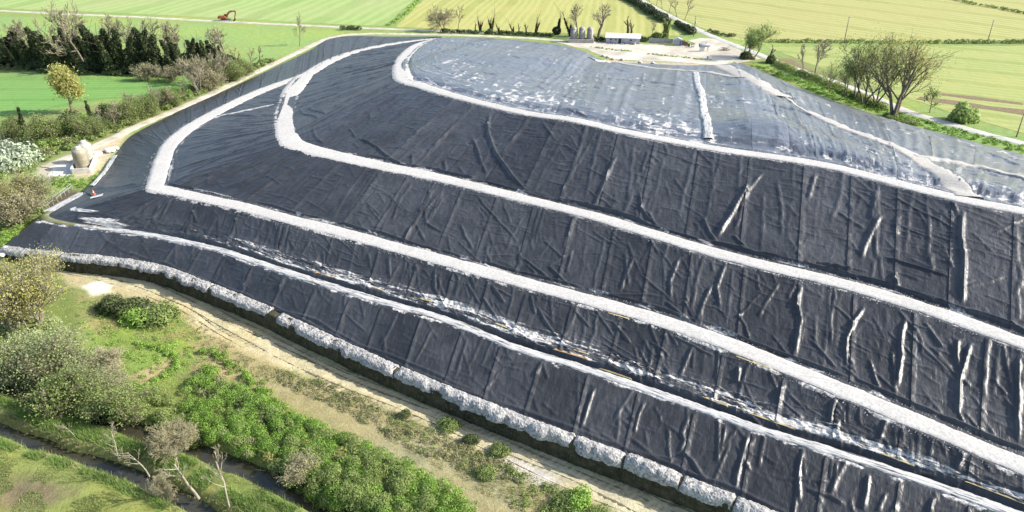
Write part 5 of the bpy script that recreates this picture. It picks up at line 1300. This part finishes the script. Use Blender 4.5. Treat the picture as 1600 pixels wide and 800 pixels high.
# site hut
a = P(946.5, 67.4); b = P(999.3, 69.2); rz = ang_px((946.5,67.4),(999.3,69.2)); L = float(np.linalg.norm(b-a))
hut = thing('site_hut', 'long white prefabricated site hut with flat sloping roof beside the yard', 'hut', tuple(a), rz)
D = 4.6
m = MB(); m.prism([(0, 0), (L, 0), (L, 2.25), (0, 2.25)], 0, .12); m.build('front_wall', M['hut_wall'], hut)
MB().prism([(0, 0), (L, 0), (L, 3.0), (0, 3.0)], D-.12, D).build('back_wall', M['white_paint'], hut)
for x in (0, L-.12):
    m = MB(); n0 = len(m.v)
    pr = [(.12, 0), (D-.12, 0), (D-.12, 2.98), (.12, 2.27)]
    for xx in (x, x+.12): m.v.extend([(xx, y, z) for y, z in pr])
    m.f += [(3, 2, 1, 0), (4, 5, 6, 7)]+[(k, (k+1) % 4, 4+(k+1) % 4, 4+k) for k in range(4)]; m.build('end_wall', M['hut_wall'], hut)
sl = math.atan2(.75, D)
roof = MB().box((L/2, D/2, 2.72), (L+.7, D+.8, .12), rx=sl).build('roof', M['white_paint'], hut)
for k in range(9): MB().box((L*(k+.5)/9, D/2, 2.80), (.06, D+.78, .05), rx=sl).build('roof_rib', M['white_paint'], roof)
def front(name, x, w_, z0, z1, mat, t=.05): return MB().box((x, -.03, (z0+z1)/2), (w_, t, z1-z0)).build(name, M[mat], hut)
front('door', 5.6, 1.1, .05, 2.05, 'black_steel')
for x, w_ in ((2.0, .9), (4.0, .8), (10.1, .9)):
    f = front('window', x, w_, 1.15, 1.85, 'grey_paint'); MB().box((x, -.075, 1.5), (w_-.16, .03, .56)).build('pane', M['glass'], f)
for x, w_ in ((2.0, .7), (7.0, 1.1)): front('blue_panel', x, w_, .1, .75, 'blue_paint')
for x in (3.1, 6.6, 9.3, 11.6): front('wall_joint', x, .07, .0, 2.2, 'grey_paint')
front('plinth', L/2, L-.3, -.05, .12, 'rust', .12)
for k, (x, y, s_, mt, lb) in enumerate(((988.5,70,(.9,.5,.7),'rust','small rusty crate in front of the white hut'),(992,69.8,(.5,.5,1.0),'white_paint','small white drum standing before the white hut'),(972,69.6,(1.2,.5,.5),'blue_paint','low blue bin along the white hut wall'))):
    p = P(x, y); t = thing('crate' if k != 1 else 'drum', lb, 'crate' if k != 1 else 'drum', tuple(p), rz+.2*k)
    MB().box((0, 0, s_[2]/2), s_).build('body', M[mt], t, bevel=.04); MB().box((0, 0, s_[2]+.03), (s_[0]*1.06, s_[1]*1.06, .06)).build('lid', M['grey_paint'], t)

# panel wall, shed, scrap panels, fence frames
a = P(1014, 66.8); b = P(1051, 68.2); rz = ang_px((1014,66.8),(1051,68.2)); L = float(np.linalg.norm(b-a))
pw = thing('panel_wall', 'pinkish concrete panel wall between the hut and the metal shed', 'wall', tuple(a), rz)
npan = 6
for k in range(npan): MB().box((L*(k+.5)/npan, 0, .92), (L/npan-.06, .1, 1.84)).build('panel', M['pink_panel'], pw, bevel=.02)
for k in range(npan+1): MB().box((L*k/npan, .02, .97), (.16, .2, 1.94)).build('post', M['concrete'], pw)
p = P(1034, 69.6); t = thing('timber_pile', 'low pile of pale boards before the pinkish panel wall', 'timber pile', tuple(p), .05)
for k in range(5): MB().box((rng.normal(0, .15), rng.normal(0, .15), .06+.1*k), (2.4, .5-.04*k, .09), rz=rng.normal(0, .06)).build('board', M['pale_bark'], t)
p = P(1058.5, 70.4); t = thing('metal_shed', 'small grey metal shed with blue door at the yard end', 'shed', tuple(p), -.12)
for cx, cy, sx, sy in ((0, -1.2, 3.1, .08), (0, 1.2, 3.1, .08), (-1.51, 0, .08, 2.3), (1.51, 0, .08, 2.3)): MB().box((cx, cy, 1.15), (sx, sy, 2.3)).build('wall_sheet', M['grey_paint'], t)
MB().prism([(-1.7, 2.3), (1.7, 2.3), (0, 3.0)], -1.35, 1.35).build('roof', M['grey_paint'], t)
d = MB().box((1.0, -1.27, .98), (.8, .05, 1.9)).build('door', M['blue_paint'], t); MB().box((.7, -1.32, 1.0), (.06, .05, .15)).build('handle', M['black_steel'], d)
for k in range(7): MB().box((-1.45+k*.32, -1.255, 1.15), (.05, .03, 2.28)).build('corrugation', M['grey_paint'], t)
for k, (x, y, w_, h_, rr) in enumerate(((1067, 70.6, 1.5, 1.9, .1), (1071.5, 71.8, 1.3, 1.7, .35), (1076, 73.0, 1.0, 1.3, .6))):
    p = P(x, y); t = thing('scrap_panel', ORD[k]+' rusty scrap panel leaning beside the shed, counted from the shed', 'scrap panel', tuple(p), -rr, 'scrap panels beside the shed')
    MB().box((0, 0, h_/2), (w_, .07, h_), rx=.12).build('plate', M['rust'], t); MB().box((0, .35, h_*.4), (.08, .08, h_*.95), rx=-.5).build('prop', M['black_steel'], t)
p = P(1082, 74.0); t = thing('metal_rack', 'open metal rack frame between scrap panels and fuel tank', 'rack', tuple(p), -.3)
for x in (-.55, .55):
    for y in (-.4, .4): MB().box((x, y, .85), (.07, .07, 1.7)).build('upright', M['black_steel'], t)
for z in (.4, 1.0, 1.65): MB().box((0, 0, z), (1.1, .8, .06)).build('shelf', M['black_steel'], t)
# fuel tank on legs
p = P(1099.5, 80.2); t = thing('fuel_tank', 'horizontal grey fuel tank raised on steel legs in the yard', 'tank', tuple(p), .10)
R = .72; prof = [(.2, -2.15), (.55, -2.08), (R, -1.85), (R, 1.85), (.55, 2.08), (.2, 2.15)]
m = MB().lathe((0, 0, 0), prof, 20); m.v = [(z, y, x+2.3) for x, y, z in m.v]; m.build('shell', M['grey_paint'], t, True)
for xx in (-2.02, 2.02):
    m = MB().lathe((0, 0, 0), [(.55, -.08), (.66, -.03), (.66, .03), (.55, .08)], 18); m.v = [(z+xx, y, x+2.3) for x, y, z in m.v]; m.build('end_ring', M['black_steel'], t)
for x in (-1.5, 0, 1.5):
    for y in (-.45, .45): MB().box((x, y, .86), (.14, .14, 1.75)).build('leg', M['grey_paint'], t)
    MB().box((x, 0, 1.62), (.16, 1.1, .14)).build('saddle', M['grey_paint'], t)
MB().lathe((.6, 0, 2.95), [(.2, 0), (.2, .25), (.1, .3)], 12).build('filler_cap', M['black_steel'], t)
MB().box((-.75, 0, .75), (.7, .6, 1.5)).build('pump_cabinet', M['white_paint'], t)
p = P(1106, 92.6); t = thing('water_tub', 'small pale blue tub standing on the yard grass strip', 'tub', tuple(p))
MB().lathe((0, 0, 0), [(.38, 0), (.45, .9), (.48, .95)], 16).build('body', M['white_paint'], t, True); MB().lathe((0, 0, .95), [(.5, 0), (.5, .08), (.2, .16)], 16).build('lid', M['blue_paint'], t)
p = P(1132, 79.2); t = thing('brush_pile', 'heap of cut branches and boards at the yard gate', 'brush pile', tuple(p))
for k in range(26):
    an = rng.uniform(0, 3.14); q = rng.normal(0, .8, 2); z = rng.uniform(.1, 1.2); l = rng.uniform(1, 2.4)
    MB().tube([(q[0]-math.cos(an)*l, q[1]-math.sin(an)*l*.5, z*.3), (q[0], q[1], z), (q[0]+math.cos(an)*l, q[1]+math.sin(an)*l*.5, z+rng.normal(0, .4))], [.07, .06, .03], 5).build('branch', M['pale_bark'], t)

# utility poles
def pole(bx, by, ty, label, arm=True, transformer=False):
    b = P(bx, by); H = height_at(b, ty); t = thing('utility_pole', label, 'utility pole', tuple(b), .5)
    MB().tube([(0, 0, -.2), (0, 0, H*.5), (0, 0, H)], [.17, .15, .11], 8).build('post', M['wood_pole'], t, True)
    if arm:
        c = MB().box((0, 0, H-.35), (1.7, .12, .12)).build('crossarm', M['wood_pole'], t)
        for x in (-.75, 0, .75): MB().lathe((x, 0, H-.28+(.3 if x == 0 else 0)), [(.05, 0), (.09, .08), (.05, .22)], 8).build('insulator', M['white_paint'], c)
    if transformer:
        f = MB().lathe((.42, 0, H*.62), [(.30, 0), (.33, .05), (.33, .85), (.2, .95)], 14).build('transformer', M['grey_paint'], t, True)
        MB().box((0, 0, H*.62+.2), (.5, .1, .1)).build('bracket', M['black_steel'], f)
pole(1083.5, 57.5, 24, 'wooden utility pole carrying a grey transformer at the road junction', True, True)
pole(1319.5, 63.5, 26, 'wooden utility pole in the pale field, nearer the willows')
pole(1543.5, 63.5, 31, 'wooden utility pole in the pale field near the frame edge')
pole(1588, 214, 178, 'plain thin wooden post beside the country road', False)

# excavator on the dirt road
b = P(352, 33.0); ex = thing('excavator', 'orange tracked excavator parked on the far dirt road', 'excavator', tuple(b), .12)
for y in (-1.15, 1.15):
    m = MB(); prof = [(2.0, .0), (2.35, .25), (2.35, .65), (2.0, .9), (-2.0, .9), (-2.35, .65), (-2.35, .25), (-2.0, 0)]
    m.prism(prof, y-.3, y+.3); tk = m.build('track', M['black_steel'], ex)
    for x in (-1.9, -1.1, -.35, .4, 1.15, 1.9):
        w_ = MB().lathe((0, 0, 0), [(.34, -.34), (.34, .34)], 12); w_.v = [(x+a_, y+c_, .45+b_) for a_, b_, c_ in w_.v]; w_.build('roller', M['grey_paint'], tk)
MB().box((0, 0, .85), (1.9, 1.7, .5)).build('undercarriage', M['black_steel'], ex)
MB().lathe((0, 0, 1.08), [(.8, 0), (.8, .2)], 18).build('turntable', M['black_steel'], ex)
hs = MB().prism([(-2.6, 1.3), (.9, 1.3), (.9, 1.75), (.3, 2.45), (-2.3, 2.55), (-2.7, 2.2)], -1.3, 1.3).build('house', M['orange_paint'], ex, bevel=.06)
MB().prism([(-3.0, 1.25), (-2.35, 1.25), (-2.35, 2.4), (-2.85, 2.3)], -1.25, 1.25).build('counterweight', M['black_steel'], ex, bevel=.06)
cb = MB().prism([(-.2, 1.4), (1.35, 1.4), (1.45, 2.1), (1.15, 3.05), (-.2, 3.1)], .35, 1.3).build('cab', M['orange_paint'], ex, bevel=.05)
for y in (.33, 1.32): MB().prism([(0, 2.05), (1.22, 2.05), (1.05, 2.9), (0, 2.95)], y-.012, y+.012).build('side_window', M['glass'], cb)
MB().box((1.33, .82, 2.55), (.03, .8, .85), ry=-.3).build('windscreen', M['glass'], cb)
MB().tube([(-1.8, -.8, 2.4), (-1.8, -.8, 3.0)], .07, 8).build('exhaust', M['black_steel'], ex)
def beam(name, pts, w_, th, mat, parent):
    m = MB(); P_ = [Vector((x, 0, z)) for x, z in pts]; prof = []; lowp = []
    for i, p in enumerate(P_):
        d = (P_[min(i+1, len(P_)-1)]-P_[max(i-1, 0)]).normalized(); n_ = Vector((-d.z, 0, d.x)); prof.append((p.x+n_.x*th[i], p.z+n_.z*th[i])); lowp.append((p.x-n_.x*th[i], p.z-n_.z*th[i]))
    m.prism(prof+lowp[::-1], -w_-.35, w_-.35); return m.build(name, M[mat], parent, bevel=.03)
bo = beam('boom', [(.7, 1.7), (1.6, 3.2), (2.6, 4.1), (3.6, 4.4), (5.4, 4.35)], .22, [.28, .38, .42, .34, .2], 'orange_paint', ex)
st = beam('stick', [(5.05, 4.95), (5.35, 4.3), (5.1, 3.0), (4.55, 1.3)], .18, [.14, .32, .25, .16], 'orange_paint', ex)
MB().tube([(2.7, -.35, 4.75), (5.0, -.35, 4.9)], .1, 8).build('stick_ram', M['grey_paint'], bo)
for y in (-.68, -.02): MB().tube([(1.1, y, 1.6), (2.5, y, 3.55)], .1, 8).build('boom_ram', M['grey_paint'], bo)
bk = MB().prism([(4.55, 1.35), (4.95, 1.15), (4.75, .35), (4.25, .05), (3.75, .25), (3.85, .5), (4.2, .55), (4.35, 1.0)], -.95, .25).build('bucket', M['black_steel'], ex)
for k in range(4): MB().box((3.72, -.85+k*.33, .2), (.25, .1, .08), ry=.5).build('tooth', M['grey_paint'], bk)

# the two tanks in their walled bund on the flank side
fl, fr_, rr_, rl = P(113, 272.5), P(143, 270.5), P(152, 249), P(124, 251)
t = thing('tank_bund', 'concrete walled bund with sloping side walls around the two beige tanks', 'bund', tuple(fl))
def wall_between(a, b, h0, h1, th, name='bund_wall'):
    d = b-a; L = float(np.linalg.norm(d)); u = d/L; n_ = np.array([-u[1], u[0], 0])*th/2; a = a-fl; b = b-fl
    m = MB()
    for p, h in ((a, h0), (b, h1)):
        for z in (-.1, h):
            for s_ in (-1, 1): m.v.append(tuple(p+n_*s_+np.array([0, 0, z])))
    m.f += [(0, 1, 3, 2), (4, 6, 7, 5), (0, 4, 5, 1), (2, 3, 7, 6), (0, 2, 6, 4), (1, 5, 7, 3)]; return m.build(name, M['pale_concrete'], t)
i1 = fr_-(fr_-fl)/np.linalg.norm(fr_-fl)*.15
wall_between(fl+np.array([.15, 0, 0]), i1, 1.3, 1.3, .28); wall_between(fr_, rr_, 1.5, 1.5, .28); wall_between(fl, rl, 1.4, 1.7, .28); wall_between(rl+np.array([.15, .12, 0]), rr_-np.array([.15, -.12, 0]), 1.5, 1.5, .28)
m = MB(); m.v = [tuple(p-fl+np.array([0, 0, .08])) for p in (fl, fr_, rr_, rl)]; m.f = [(0, 1, 2, 3)]; m.build('floor_slab', M['pale_concrete'], t)
for k, (x, y, mt, lb) in enumerate(((130.5, 264.5, 'tank_shell', 'beige upright tank standing in front inside the concrete bund'), (138.5, 254.5, 'tank_pale', 'pale upright tank standing behind the beige one in the bund'))):
    p = P(x, y); t2 = thing('storage_tank', lb, 'tank', (p[0], p[1], .08), 0.4, 'upright tanks in the concrete bund')
    MB().lathe((0, 0, 0), [(1.42, 0), (1.48, .08), (1.48, 4.0), (1.44, 4.3), (1.3, 4.6), (1.0, 4.85)], 28).build('shell', M[mt], t2, True)
    c = MB().lathe((0, 0, 0), [(1.0, 4.85), (.72, 4.95), (.70, 5.25), (.5, 5.42), (.15, 5.5)], 24).build('cap', M['tank_pale'], t2, True)
    MB().lathe((.45, .2, 5.2), [(.14, 0), (.14, .35), (.05, .4)], 10).build('vent', M['grey_paint'], c)
    for z in (1.2, 2.6, 4.0): MB().lathe((0, 0, z), [(1.485, 0), (1.51, .04), (1.485, .1)], 28).build('hoop', M[mt], t2)
    MB().tube([(1.55, 0, .2), (1.55, 0, 4.3), (1.1, 0, 4.8)], .06, 6).build('pipe', M['grey_paint'], t2)
sl = [P(74,276,.07), P(112,279,.07), P(114,256,.07), P(88,254,.07)]
m = MB(); m.v = [tuple(p) for p in sl]+[tuple(p-np.array([0, 0, .2])) for p in sl]; m.f = [(0, 1, 2, 3), (0, 4, 5, 1), (1, 5, 6, 2), (2, 6, 7, 3), (3, 7, 4, 0)]
tag(m.build('concrete_slab', M['pale_concrete']), kind='structure')
p = P(146, 243, 0); t = thing('concrete_platform', 'bright white concrete platform behind the two tanks', 'platform', tuple(p), -.25)
MB().box((0, 0, .35), (3.2, 2.6, .7)).build('slab', M['white_paint'], t, bevel=.05); MB().box((0, -1.6, .15), (2.0, .6, .3)).build('step', M['pale_concrete'], t)

# float with cone, hose and guard rail at the sheeting corner
s = ST['s1']; i, j = pick(s, 152, 308); q = s.V[i, j]
t = thing('work_board', 'tilted dark board lying on the sheeting beside the corner', 'board', (q[0], q[1], q[2]+.25), .25); t.rotation_euler = (-.10, -.16, .3)
MB().box((0, 0, 0), (2.1, 1.15, .14)).build('plate', M['grey_paint'], t); MB().box((0, -.62, .02), (2.14, .10, .20)).build('rim', M['white_paint'], t)
MB().box((0, .62, .02), (2.14, .10, .20)).build('rim', M['black_steel'], t)
for x in (-.8, .8): MB().box((x, 0, -.16), (.18, 1.0, .18)).build('runner', M['black_steel'], t)
i, j = pick(s, 147, 304.5); q2 = s.V[i, j]
t = thing('traffic_cone', 'orange cone standing at the edge of the tilted board', 'cone', (q2[0], q2[1], max(q2[2]+.05, q2[2])+.05))
MB().box((0, 0, .05), (.6, .6, .1)).build('base', M['orange_plastic'], t); c = MB().lathe((0, 0, .1), [(.22, 0), (.06, .85), (.05, .9)], 14).build('body', M['orange_plastic'], t, True)
MB().lathe((0, 0, .1), [(.175, .30), (.135, .52)], 14).build('white_band', M['white_paint'], c)
hp = []
for x, y in ((124,289),(126,294),(129,299),(135,302.5),(141,305),(145,307)):
    i, j = pick(s, x, y); hp.append(tuple(s.V[i, j]+np.array([0, 0, .15+(.5 if x < 126 else 0)])))
tag(MB().tube([tuple(v) for v in catmull(hp, 5)], .10, 7).build('hose', M['black_steel'], None, True), 'dark hose curling from the guard rail to the tilted board', 'hose')
ra, rb = P(70, 327, 0.4), P(113, 294, 0.4)
t = thing('guard_rail', 'thin two-bar metal guard rail along the dark ditch corner', 'railing', tuple(ra)); d = rb-ra
for f in np.linspace(0, 1, 8): MB().tube([tuple(d*f-np.array([0, 0, .5])), tuple(d*f+np.array([0, 0, 1.1]))], .05, 6).build('post', M['grey_paint'], t)
for z in (.55, 1.1): MB().tube([(0, 0, z), tuple(d+np.array([0, 0, z]))], .045, 6).build('bar', M['grey_paint'], t)
# pale rocks and sandbags
def rock(name, p, r, label, mat='rubble', cat='rock', grp=None):
    v = rng.normal(0, 1, (60, 3)); v /= np.linalg.norm(v, axis=1, keepdims=True)
    import bmesh
    bm = bmesh.new(); bmesh.ops.create_icosphere(bm, subdivisions=2, radius=r)
    for q in bm.verts:
        k = 1+.35*(vnoise(np.array([q.co.x*1.3/r+p[0]]), np.array([q.co.y*1.3/r+q.co.z+p[1]]))[0]-.5); q.co = q.co*k; q.co.z *= .62
    me = bpy.data.meshes.new(name); bm.to_mesh(me); bm.free(); tag(obj(name, me, M[mat], None, (p[0], p[1], p[2]+r*.3)), label, cat, grp)
for k, (x, y, r_) in enumerate(((10, 390, .75), (23, 392, .7), (3, 400, .6))):
    rock('boulder', P(x, y, .9), r_, ('white boulder at the very corner of the lowest sheeting face', 'second white boulder along the lowest sheeting corner', 'white boulder cut by the photo edge near the yellow willows')[k], 'rubble')
for k, (x, y) in enumerate(((167, 236), (172, 234.5), (177, 233.5), (182, 233), (170, 238), (176, 237))):
    rock('sandbag', P(x, y, .15), .75, ORD[k]+' whitish sandbag in the pile at the sheeting edge near the tanks', 'rubble', 'sandbag', 'sandbags at the sheeting edge')
for k, (x, y) in enumerate(((943, 88), (950, 90), (958, 93), (972, 94), (1000, 98.5), (1020, 99.5))):
    rock('rubble_lump', P(x, y, .1), .8, ORD[k]+' grey rubble lump along the yard edge above the sheeting, counted from the silos', 'rubble', 'rubble', 'rubble lumps along the yard edge')
# grass strips in the yard
for nm_, ln in (('yard_grass', [(925, 74), (945, 76.5), (985, 80.8)]), ('yard_grass', [(1013, 84.5), (1050, 88.5), (1085, 92), (1112, 94.5)]), ('yard_grass', [(1142, 98), (1165, 104), (1195, 115)])):
    c, r = lobes_line(line_px(ln), .5, .3, .6, .4, .2); tag(obj(nm_, mass_mesh(nm_, c, r, 120, .16), M['bramble']), kind='stuff')
